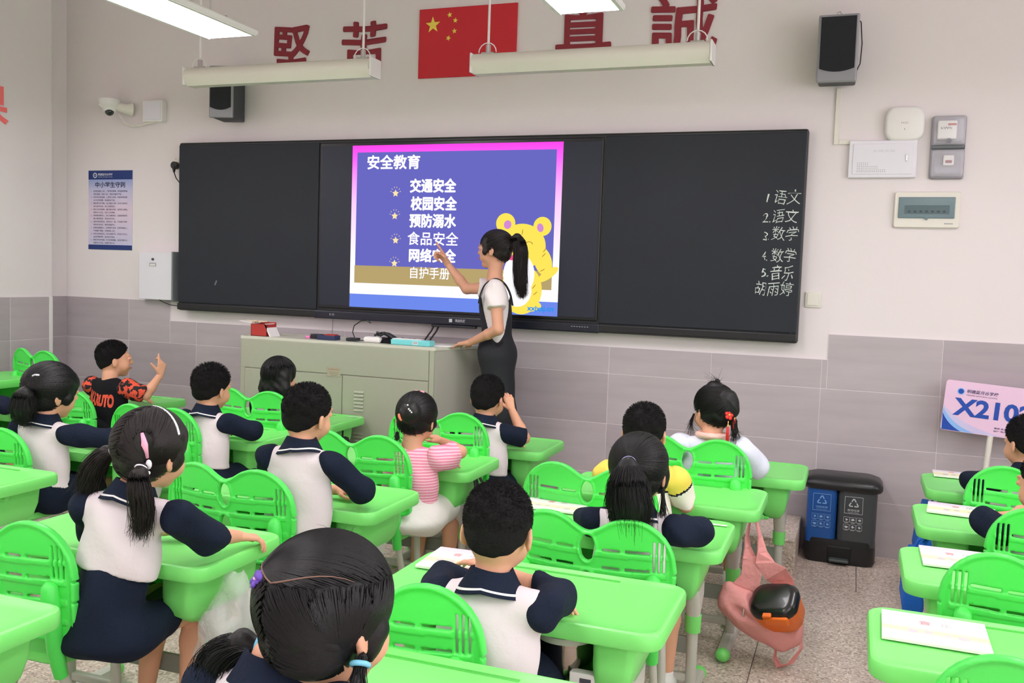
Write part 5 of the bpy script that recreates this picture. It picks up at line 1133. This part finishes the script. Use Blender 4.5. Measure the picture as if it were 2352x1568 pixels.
# yellow shouldered pupil
def ysplit(fc, N, P, Rt):
    l = (fc-N)@Rt; return np.where((l[:, 2] > -.10-.25*np.abs(l[:, 0])*0+.0), np.where(l[:, 2] < -.088, 2, 1), 0)
yel_cl = mat('yellow_cloth', rgb(244, 214, 92), .85, noise=.03, bump=.2, bscale=40); cream_cl = mat('cream_cloth', rgb(240, 232, 220), .9, noise=.02, bump=.2, bscale=40)
kid('c2', 4.82, -1.89, .995, 'boy with yellow shoulders on a white shirt, mostly behind the ponytail girl', seed=31, hair=dict(crop), h=.008, hs=1.02,
    top=dict(mats=[cream_cl, yel_cl, navy], smats=[yel_cl, cream_cl, navy], slen=.85, srad=(.050, .052), hem=.03, split=ysplit), bottom=shorts, sw=.135, EL=(4.68, -1.84, .62), ER=(4.985, -1.82, .60), WL=(4.80, -1.72, .63), WR=(4.90, -1.70, .64))
# red hair flowers
def ex_c1(root, hp, R, s, off, N, P, Rt, SR, SL):
    rd, gd = mat('flower_red', rgb(226, 44, 44), .45), mat('gold', rgb(240, 180, 90), .3, metal=.4)
    flower(root, tuple(hp(.010, -.112, -.005)-off), .022, rd, gd, R@v3(.1, -1, .2)); 
    for p in ((.0, -.095, .075), (.018, -.090, .080), (.034, -.085, .074)): flower(root, tuple(hp(*p)-off), .012, rd, gd, R@v3(0, -1, .5))
    for p, L in (((.003, -.118, -.030), .085), ((.045, -.100, .0), .06)):
        c = hp(*p)-off; b = B(); b.tube([tuple(c), tuple(c+v3(0, -.002, -.018))], .0022, 6, 1); b.ell(tuple(c+v3(0, -.002, -.02)), (.005, .005, .006), 1, 10, 6)
        b.tube([tuple(c+v3(0, -.002, -.022)), tuple(c+v3(0, -.003, -.03)), tuple(c+v3(0, -.004, -.022-L))], [.003, .006, .0085], 8); b.obj('tassel', [rd, gd], root, True)
kid('c1', 4.995, -1.275, 1.015, 'girl in a pale blouse with red flowers and tassels in her pinned-up hair', head=(38, -4, 0), seed=41, hs=1.0,
    hair=dict(style='long', mat=hairm, t=.013, plane=(-.090, .66), ties=[((.03, -.10, .07), 900)], brows=1, lumps=[((.02, -.085, .06), (.045, .035, .045)), ((-.01, -.02, .118), (.03, .035, .02)), ((.04, -.09, .02), (.03, .03, .04))],
              tails=[dict(base=(.045, -.09, -.03), off=[(.008, -.01, -.05), (.010, -.01, -.09)], r=[.016, .010, .004], n=90, fly=.25), dict(base=(-.072, .045, -.01), off=[(-.012, .0, -.05), (-.004, 0, -.09)], r=[.004, .005, .002], n=40, fly=.25), dict(base=(.0, -.03, .125), off=[(.0, 0, .012), (-.01, 0, .016)], r=[.012, .008, .004], n=40, fly=.2)]),
    top=dict(mats=[mat('pale_blouse', rgb(222, 226, 240), .8, noise=.03, bump=.25, bscale=40)], slen=1.85, srad=(.060, .052), swr=.004, hem=.0), bottom=dict(mat=mat('pink_skirt', rgb(240, 196, 196), .85), len=.8), sw=.13,
    ER=(5.185, -1.20, .662), WR=(5.08, -1.12, .645), extras=[ex_c1, lambda root, hp, R, s, off, N, P, Rt, SR, SL: B().tube([tuple(N+Rt@v3(.058*math.cos(a), .055*math.sin(a), .010)-off) for a in [2*math.pi*i/20 for i in range(21)]], .014, 8, cap=False).obj('ruffle_collar', [mat('ruffle_pink', rgb(240, 196, 184), .8, bump=.5, bscale=60)], root, True)])
# boy, hand at ear
kid('b1', 3.885, -1.185, .975, 'boy with cropped hair resting his raised right hand at his ear, before the teacher', head=(-4, -6, 2), seed=51, hair=dict(crop), top=P_(slen=.95, ctilt=0), bottom=shorts, sw=.115,
    ER=(4.065, -1.10, .665), WR=(3.995, -1.10, .80), hr=dict(d=(-.35, .0, 1), n=(-.5, .6, 0), curl=(.5, .6, .6, .6)))
# pink shirt
def bow(root, c, m, s=1, name='hair_bow', rz=0):
    T = Matrix.Translation(Vector(c)) @ Matrix.Rotation(rz, 4, 'Y'); b = B()
    for sx in (-1, 1): b.ell((sx*.014*s, 0, 0), (.013*s, .006*s, .008*s), 0, 10, 6, T)
    b.ell((0, 0, 0), (.005*s, .006*s, .005*s), 0, 8, 6, T); return b.obj(name, [m], root, True)
def ex_b2(root, hp, R, s, off, N, P, Rt, SR, SL):
    pc = mat('clip_coral', rgb(240, 140, 130), .4); bow(root, tuple(hp(-.055, -.03, .088)-off), pc, 1, rz=-.5); bow(root, tuple(hp(.005, -.03, .122)-off), mat('clip_pink', rgb(236, 150, 170), .4), 1)
    b = B(); b.tube([tuple(hp(-.035+.0*a, -.130, .020)-off+v3(.040*(1-math.cos(a))-.0, 0, -.038*math.sin(a))) for a in [math.pi*i/16*.55 for i in range(9)]], [.003, .005, .006, .006, .006, .006, .005, .004, .003], 8); b.obj('crescent_clip', [mat('clip_orange', rgb(240, 130, 96), .35)], root, True)
    b = B(); [b.ell(tuple(hp(.004+.007*i, -.143, .050-.006*i+.010*(i == 0))-off), (.004,)*3, 0, 8, 6) for i in range(4)]; b.obj('rhinestone_clip', [mat('rhinestone', rgb(240, 240, 245), .1)], root, True)
pinkst = mat('pink_stripes', rgb(240, 152, 178), .85, noise=.0, bump=.2, bscale=40); nt = pinkst.node_tree
tc = nt.nodes.new('ShaderNodeTexCoord'); wv = nt.nodes.new('ShaderNodeTexWave'); wv.wave_type = 'BANDS'; wv.bands_direction = 'Z'; wv.inputs['Scale'].default_value = 26; wv.inputs['Distortion'].default_value = .6; wv.inputs['Detail'].default_value = 0
rp = nt.nodes.new('ShaderNodeValToRGB'); rp.color_ramp.elements[0].color = (*rgb(238, 138, 168), 1); rp.color_ramp.elements[1].color = (*rgb(250, 198, 214), 1); rp.color_ramp.elements[0].position = .35; rp.color_ramp.elements[1].position = .65
nt.links.new(tc.outputs['Object'], wv.inputs[0]); nt.links.new(wv.outputs[0], rp.inputs[0]); nt.links.new(rp.outputs[0], nt.nodes['Principled BSDF'].inputs['Base Color'])
kid('b2', 3.80, -1.80, .945, 'child in a pink striped shirt with a low bun, orange crescent clip and pink bows', head=(6, -10, 3), seed=61,
    hair=dict(style='long', mat=hairm, t=.013, plane=(-.095, .64), ties=[((0, -.105, .035), 1100)], brows=1, sides=[(1, .02, .010, .01), (-1, .02, .010, .01)], lumps=[((.004, -.108, .030), (.044, .030, .042))],
              tails=[dict(base=(-.055, -.065, -.06), off=[(.0, -.004, -.02), (.004, -.004, -.045)], r=[.008, .006, .003], n=50, fly=.2)]),
    top=dict(mats=[pinkst], slen=.8, srad=(.056, .056), hem=-.01), bottom=dict(mat=mat('white_skirt', rgb(238, 232, 230), .85, bump=.3, bscale=30), len=.7, dress=1, flare=(.16, .17, .06), name='skirt', cutz=.34), sw=.115,
    ER=(3.985, -1.705, .690), WR=(3.87, -1.64, .715), hr=dict(d=(-.8, .3, .2)), extras=[ex_b2])
# b3
kid('b3', 3.735, -2.555, 1.056, 'boy with a turned-up navy collar and cropped hair, hand on his desk', head=(-8, -5, 6), seed=71, hair=dict(crop, n=3200), top=P_(clift=.02, hem=.02), bottom=shorts, sw=.128, h=.0068,
    ER=(3.925, -2.45, .670), WR=(3.835, -2.34, .635), hr=dict(d=(-.75, .6, -.05)))
# b4 long pigtails
def ex_b4(root, hp, R, s, off, N, P, Rt, SR, SL):
    b = B(); c0 = [hp(.050, -.090, .075), hp(.058, -.088, .045), hp(.066, -.080, .01)]; b.tube([tuple(c-off) for c in c0], [.003, .008, .003], 10, sx=1.6); b.obj('pink_clip', [mat('clip_pinkwhite', rgb(246, 170, 200), .3)], root, True)
    b = B(); b.ell(tuple(hp(.070, -.078, -.006)-off), (.010, .007, .014), 0, 10, 6); b.ell(tuple(hp(.071, -.078, -.028)-off), (.007, .005, .006), 0, 10, 6); b.obj('clear_charm', [mat('clip_clear', rgb(235, 228, 235), .15)], root, True)
    b = B()
    for i in range(26):
        a = math.radians(-8+78*i/25); b.ell(tuple(hp(.090*math.sin(a), .004, .038+.088*math.cos(a))-off), (.0045,)*3, 0, 6, 5)
    b.obj('sparkly_hairband', [mat('rhinestone', (0, 0, 0))], root, True)
kid('b4', 3.665, -3.30, 1.050, 'girl with long pigtails and a pink clip, hand over the desk edge, lower left', head=(-3, -2, 4), dx=.035, dP=(-.05, -.03), seed=81, h=.0062, hs=1.06,
    hair=dict(style='long', mat=hairb, t=.014, plane=(-.100, .62), ties=[((-.098, -.03, -.005), 1500, lambda x, y, z: x < .002), ((.062, -.088, -.005), 1700, lambda x, y, z: x > -.002)], brows=1, sides=[(1, .02, .012, .02), (-1, .01, .012, .0)],
              tails=[dict(base=(-.092, -.030, -.004), off=[(-.030, -.01, -.010), (-.060, -.02, -.050), (-.080, -.02, -.100), (-.092, -.02, -.130)], r=[.010, .024, .032, .026, .008], tie=tie_white, n=480, fly=.16),
                     dict(base=(.060, -.088, -.008), off=[(.006, -.022, -.020), (.014, -.026, -.07), (.018, -.020, -.13), (.014, -.02, -.180)], r=[.010, .024, .030, .024, .006], tie=tie_white, n=480, fly=.14)]),
    top=P_(hem=.150, bell=.02), bottom=dict(mat=navy, len=.50, dress=1, ex=.006, name='dress', rise=.13, flare=(.150, .125, .05)), sw=.158,
    EL=(3.45, -3.22, .655), WL=(3.58, -3.06, .63), hl=dict(d=(.8, .5, -.05)), ER=(3.835, -3.185, .672), WR=(3.838, -3.045, .640), hr=dict(d=(.45, .75, -.22), curl=(.35, .42, .5, .5)), extras=[ex_b4])
# a1, a2, a3
kid('a1', 2.59, -1.055, .975, 'girl with long loose straight hair, seated right before the podium', head=(-6, 0, 0), seed=91, hair=dict(style='long', mat=hairm, t=.012, plane=(-.11, .66), down=.22, downw=.072, brows=1, sides=[(-1, .06, .014, .0)], ties=[((0, .0, .125), 700)]),
    top=P_(), bottom=shorts, sw=.11)
kid('a2', 2.64, -1.695, .985, 'short spiky haired boy in a white and navy polo, before the podium\'s left end', head=(-6, -4, 2), seed=101, hair=dict(crop, L=.02, t=.010), top=P_(), bottom=shorts, sw=.118, ER=(2.84, -1.60, .665), WR=(2.72, -1.50, .64))
kid('a3', 2.21, -2.25, 1.005, 'girl with two white hair ties and hair falling to her collar, at the left side', head=(-16, -4, 4), seed=111, hs=1.12, h=.007,
    hair=dict(style='long', mat=hairm, t=.016, plane=(-.11, .62), ties=[((.022, -.105, .035), 1400, lambda x, y, z: x > -.03), ((-.10, -.02, .01), 900, lambda x, y, z: x < -.03)], brows=1, sides=[(1, .02, .012, .035), (-1, .03, .018, .0)],
              tails=[dict(base=(.022, -.112, .030), off=[(.01, -.022, -.03), (.01, -.025, -.09), (.0, -.02, -.15)], r=[.012, .040, .050, .022], tie=tie_white, n=520, fly=.14),
                     dict(base=(-.095, -.03, .010), off=[(-.012, -.015, -.04), (-.0, -.025, -.10), (.02, -.03, -.16)], r=[.012, .036, .044, .018], tie=tie_white, n=420, fly=.16), dict(base=(.035, -.085, .085), off=[(.008, -.008, -.02), (.012, -.012, -.04)], r=[.010, .014, .01], tie=tie_white, n=60)]),
    top=P_(hem=.02), bottom=shorts, sw=.135, ER=(2.50, -2.14, .672), WR=(2.36, -2.03, .640), hr=dict(d=(-.9, .3, -.05)))
# z1 boy in black
orange_print = mat('orange_print_cloth', rgb(204, 84, 58), .85); nt = orange_print.node_tree; n_ = nt.nodes.new('ShaderNodeTexNoise'); n_.inputs['Scale'].default_value = 34
tc = nt.nodes.new('ShaderNodeTexCoord'); nt.links.new(tc.outputs['Object'], n_.inputs['Vector']); rp = nt.nodes.new('ShaderNodeValToRGB'); rp.color_ramp.interpolation = 'CONSTANT'
rp.color_ramp.elements[0].color = (*rgb(24, 22, 26), 1); rp.color_ramp.elements[1].position = .50; rp.color_ramp.elements[1].color = (*rgb(222, 84, 58), 1); nt.links.new(n_.outputs[0], rp.inputs[0]); nt.links.new(rp.outputs[0], nt.nodes['Principled BSDF'].inputs['Base Color'])
def logo(root, hp, R, s, off, N, P, Rt, SR, SL):
    sh = [c for c in root.children if c.name.split('.')[0] == 'shirt'][0]; from mathutils.bvhtree import BVHTree
    me = sh.data; bv = BVHTree.FromPolygons([v.co for v in me.vertices], [tuple(p_.vertices) for p_ in me.polygons])
    def proj(me2, m, name, x0, z0, sx, sz, arch):
        n = len(me2.vertices); co = np.zeros(n*3); me2.vertices.foreach_get('co', co); co = co.reshape(-1, 3); a, b = co.min(0), co.max(0); out = []
        for p_ in co:
            u = (p_[0]-a[0])/(b[0]-a[0]); v = (p_[1]-a[1])/(b[1]-a[1]); l = v3(x0+sx*u, -.3, z0+sz*v*(1-arch*(1-abs(2*u-1)))-.02*u)
            o_ = N+Rt@l-off; d = Rt@v3(0, 1, 0); hit = bv.ray_cast(Vector(o_), Vector(d))
            out.append(tuple(hit[0]-Vector(d)*.0022) if hit[0] else tuple(o_+d*.25))
        me2.vertices.foreach_set('co', arr(out).ravel()); me2.materials.clear(); me2.materials.append(m); me2.update(); me2.name = name; link(name, me2, root)
    proj(text_mesh('NARUTO', .1, .006, 0, space=.95), mat('print_orange', rgb(226, 84, 56), .7), 'shirt_writing', -.078, -.150, .165, .085, .20)
    b = B()
    for k in range(5): b.tube([(.02*math.cos(a+k)*(1+.35*k)+.03*k-.02, .03*math.sin(a+k)-.012*k, 0) for a in [i*.35 for i in range(8)]], .004, 5)
    proj(b.mesh('m', [redm]), mat('print_greyish', rgb(140, 146, 150), .8), 'shirt_print', -.085, -.325, .15, .12, 0)
    b = B(); b.tube([(0, 0, 0), (.02, -.02, 0), (.05, -.035, 0), (.06, -.06, 0)], [.012, .01, .009, .006], 6); proj(b.mesh('m', [redm]), mat('print_orange', (0, 0, 0)), 'shirt_print', -.075, -.295, .09, .10, 0)
kid('z1', 1.375, -1.00, .995, 'boy in a black shirt with orange lettering, raising his right hand', head=(-36, 2, 0), seed=121, hs=1.0, h=.007, hair=dict(crop, n=3000, L=.014, plane=(-.07, .74)), face=True,
    top=dict(mats=[blackcl], smat=orange_print, slen=.95, sleeve_from=-.002, srad=(.056, .056), hem=-.03, bell=.02), bottom=dict(mat=blackcl, len=.7), sw=.130,
    ER=(1.60, -.945, .672), WR=(1.672, -.905, .800), hr=dict(d=(.15, .0, 1), n=(-1, .3, 0), curl=(.05, .75, 1.1, 1.2), thumb=-.3, s=.78), extras=[logo])
kid('z2', .99, -1.67, .965, 'pupil at the left edge of the photo with only a navy sleeve in view', seed=131, h=.0085, hair=dict(crop), top=P_(), bottom=shorts, ER=(1.22, -1.60, .66), WR=(1.12, -1.45, .64))
kid('r1', 6.245, -1.15, .968, 'boy with short hair at the right edge, in front of the class number sign', head=(30, -6, 0), seed=141, hair=dict(crop, L=.014, t=.009), top=P_(), bottom=shorts, sw=.115)
kid('r2', 6.195, -1.88, .935, 'pupil cut by the right edge, navy sleeve resting on the second right desk', head=(42, -8, 0), seed=151, hair=dict(crop, L=.012), top=P_(), bottom=shorts, sw=.125, EL=(6.02, -1.80, .66), WL=(6.12, -1.66, .66), hl=dict(d=(.6, .4, .4)))

# teacher
ov = mat('overall_black', rgb(26, 28, 34), .8, noise=.08, bump=.15, bscale=200)
tshirt = mat('tee_white', rgb(234, 226, 226), .9, noise=.02, bump=.2, bscale=30)
def teach_extras(root, hp, R, s, off, N, P, Rt, SR, SL):
    def lp(x, y, z): return tuple(P+Rt@v3(x, y, z)-off)
    L = np.linalg.norm(N-P)
    f = Field(v3(3.30, -.62, .20), v3(3.85, -.02, 1.42), .008)
    f.ell(N-(N-P)/L*.13, v3(.125, .094, .15), Rt, .03); f.ell(P+(N-P)*.38, v3(.112, .090, .20), Rt, .04); f.ell(P, v3(.150, .118, .12), Rt, .04)
    for sx in (-1, 1): f.chain([P+Rt@v3(sx*.065, 0, -.02), P+Rt@v3(sx*.075, .0, -.35), P+Rt@v3(sx*.08, -.01, -.66)], [.098, .092, .090], .05)
    l_ = [(Rt.T[i][0]*(f.ax[0][:, None, None]-P[0])+Rt.T[i][1]*(f.ax[1][None, :, None]-P[1])+Rt.T[i][2]*(f.ax[2][None, None, :]-P[2])) for i in range(3)]
    top = .165+.17*np.clip((np.abs(l_[1])/.085), 0, 1.2)**2-.12*np.clip(np.abs(l_[0])/.12, 0, 1)**2
    f.F = np.maximum(f.F, (l_[2]-top)*.6).astype(np.float32); f.cut((0, 0, -1), -.235); f.wrinkle(.0022, 30, 3)
    V, Q = f.mesh(); link('overall', mesh_from('overall', V-off, [(Q, 0)], [ov]), root)
    for sx in (-1, 1):
        p0 = [(sx*.066, .100, .30), (sx*.082, .086, .355), (sx*.098, .055, .412), (sx*.103, .0, .441), (sx*.092, -.052, .415), (sx*.070, -.086, .355), (sx*.060, -.10, .28)]
        p = []
        for i in range(6):
            a_, b__, c__, d__ = [v3(*p0[min(max(j, 0), 6)]) for j in (i-1, i, i+1, i+2)]
            for u in (0, .25, .5, .75): p.append(tuple(.5*(2*b__+(c__-a_)*u+(2*a_-5*b__+4*c__-d__)*u*u+(3*b__-a_-3*c__+d__)*u**3)))
        p.append(p0[6])
        B().ribbon([(lp(*q), Rt@v3(1, 0, 0)) for q in p], .026, .006).obj('strap', ov, root)
    B().tube([lp(-.128, .06, .100), lp(-.136, .064, .100)], .012, 12).obj('side_button', [steel], root)
    fit = B().rbox((0, 0, 0), (.030, .001, .008), .0003, T=Matrix.Translation(Vector(lp(.0, .100, .345))) @ Matrix.Rotation(math.radians(115), 4, 'Z'), seg=1); fit.obj('tee_print', mat('tee_grey', rgb(170, 166, 176), .8), root)
TN, TP = v3(3.562, -.285, 1.425), v3(3.590, -.28, 1.00)
trt = unit(v3(math.cos(math.radians(113)), math.sin(math.radians(113)), 0))
person(dict(name='person', label='teacher in white tee and black overalls with a long ponytail, pointing at the screen', base=(3.59, -.31, .178), adult=1, k=1.10, hs=1.0, seed=5, h=.007, skin=skint, face=True,
    H=(3.555, -.28, 1.604), head=(88, 2, 0), N=TN, P=TP, SL=TN-trt*.150+v3(.0, 0, -.045), SR=TN+trt*.150+v3(0, 0, -.042),
    EL=(3.672, -.485, 1.155), WL=(3.462, -.395, 1.064), hl=dict(d=(-.88, .40, -.20), n=(0, 0, -1), s=.92, curl=(.12, .14, .16, .2), spread=.3),
    ER=(3.335, -.17, 1.372), WR=(3.205, -.165, 1.515), hr=dict(d=(-.62, -.02, .80), n=(-.55, -.75, -.35), s=.92, curl=(.03, 1.0, 1.2, 1.25), thumb=1.0),
    legs=[((3.575+sx*trt[0]*.06, -.28+sx*trt[1]*.06, .98), (3.58+sx*trt[0]*.07, -.28+sx*trt[1]*.07, .60), (3.60+sx*trt[0]*.08, -.28+sx*trt[1]*.08, .25), (3.50+sx*trt[0]*.08, -.315+sx*trt[1]*.08, .207)) for sx in (-1, 1)],
    top=dict(mats=[tshirt], slen=.48, srad=(.053, .058), hem=.02, bell=.004, ex=.009, neck=.006), shoe=white,
    hair=dict(style='long', mat=hairb, t=.011, plane=(-.088, .66), ties=[((0, -.085, .085), 1100)], sides=[(-1, .018, .006, .036), (1, .018, .006, .036)],
              tails=[dict(base=(0, -.095, .075), off=[(.045, -.01, -.0), (.068, -.012, -.07), (.070, -.015, -.16), (.078, -.02, -.25), (.092, -.02, -.33)], r=[.018, .034, .041, .040, .034, .012], n=620, fly=.10)]),
    extras=[teach_extras]))
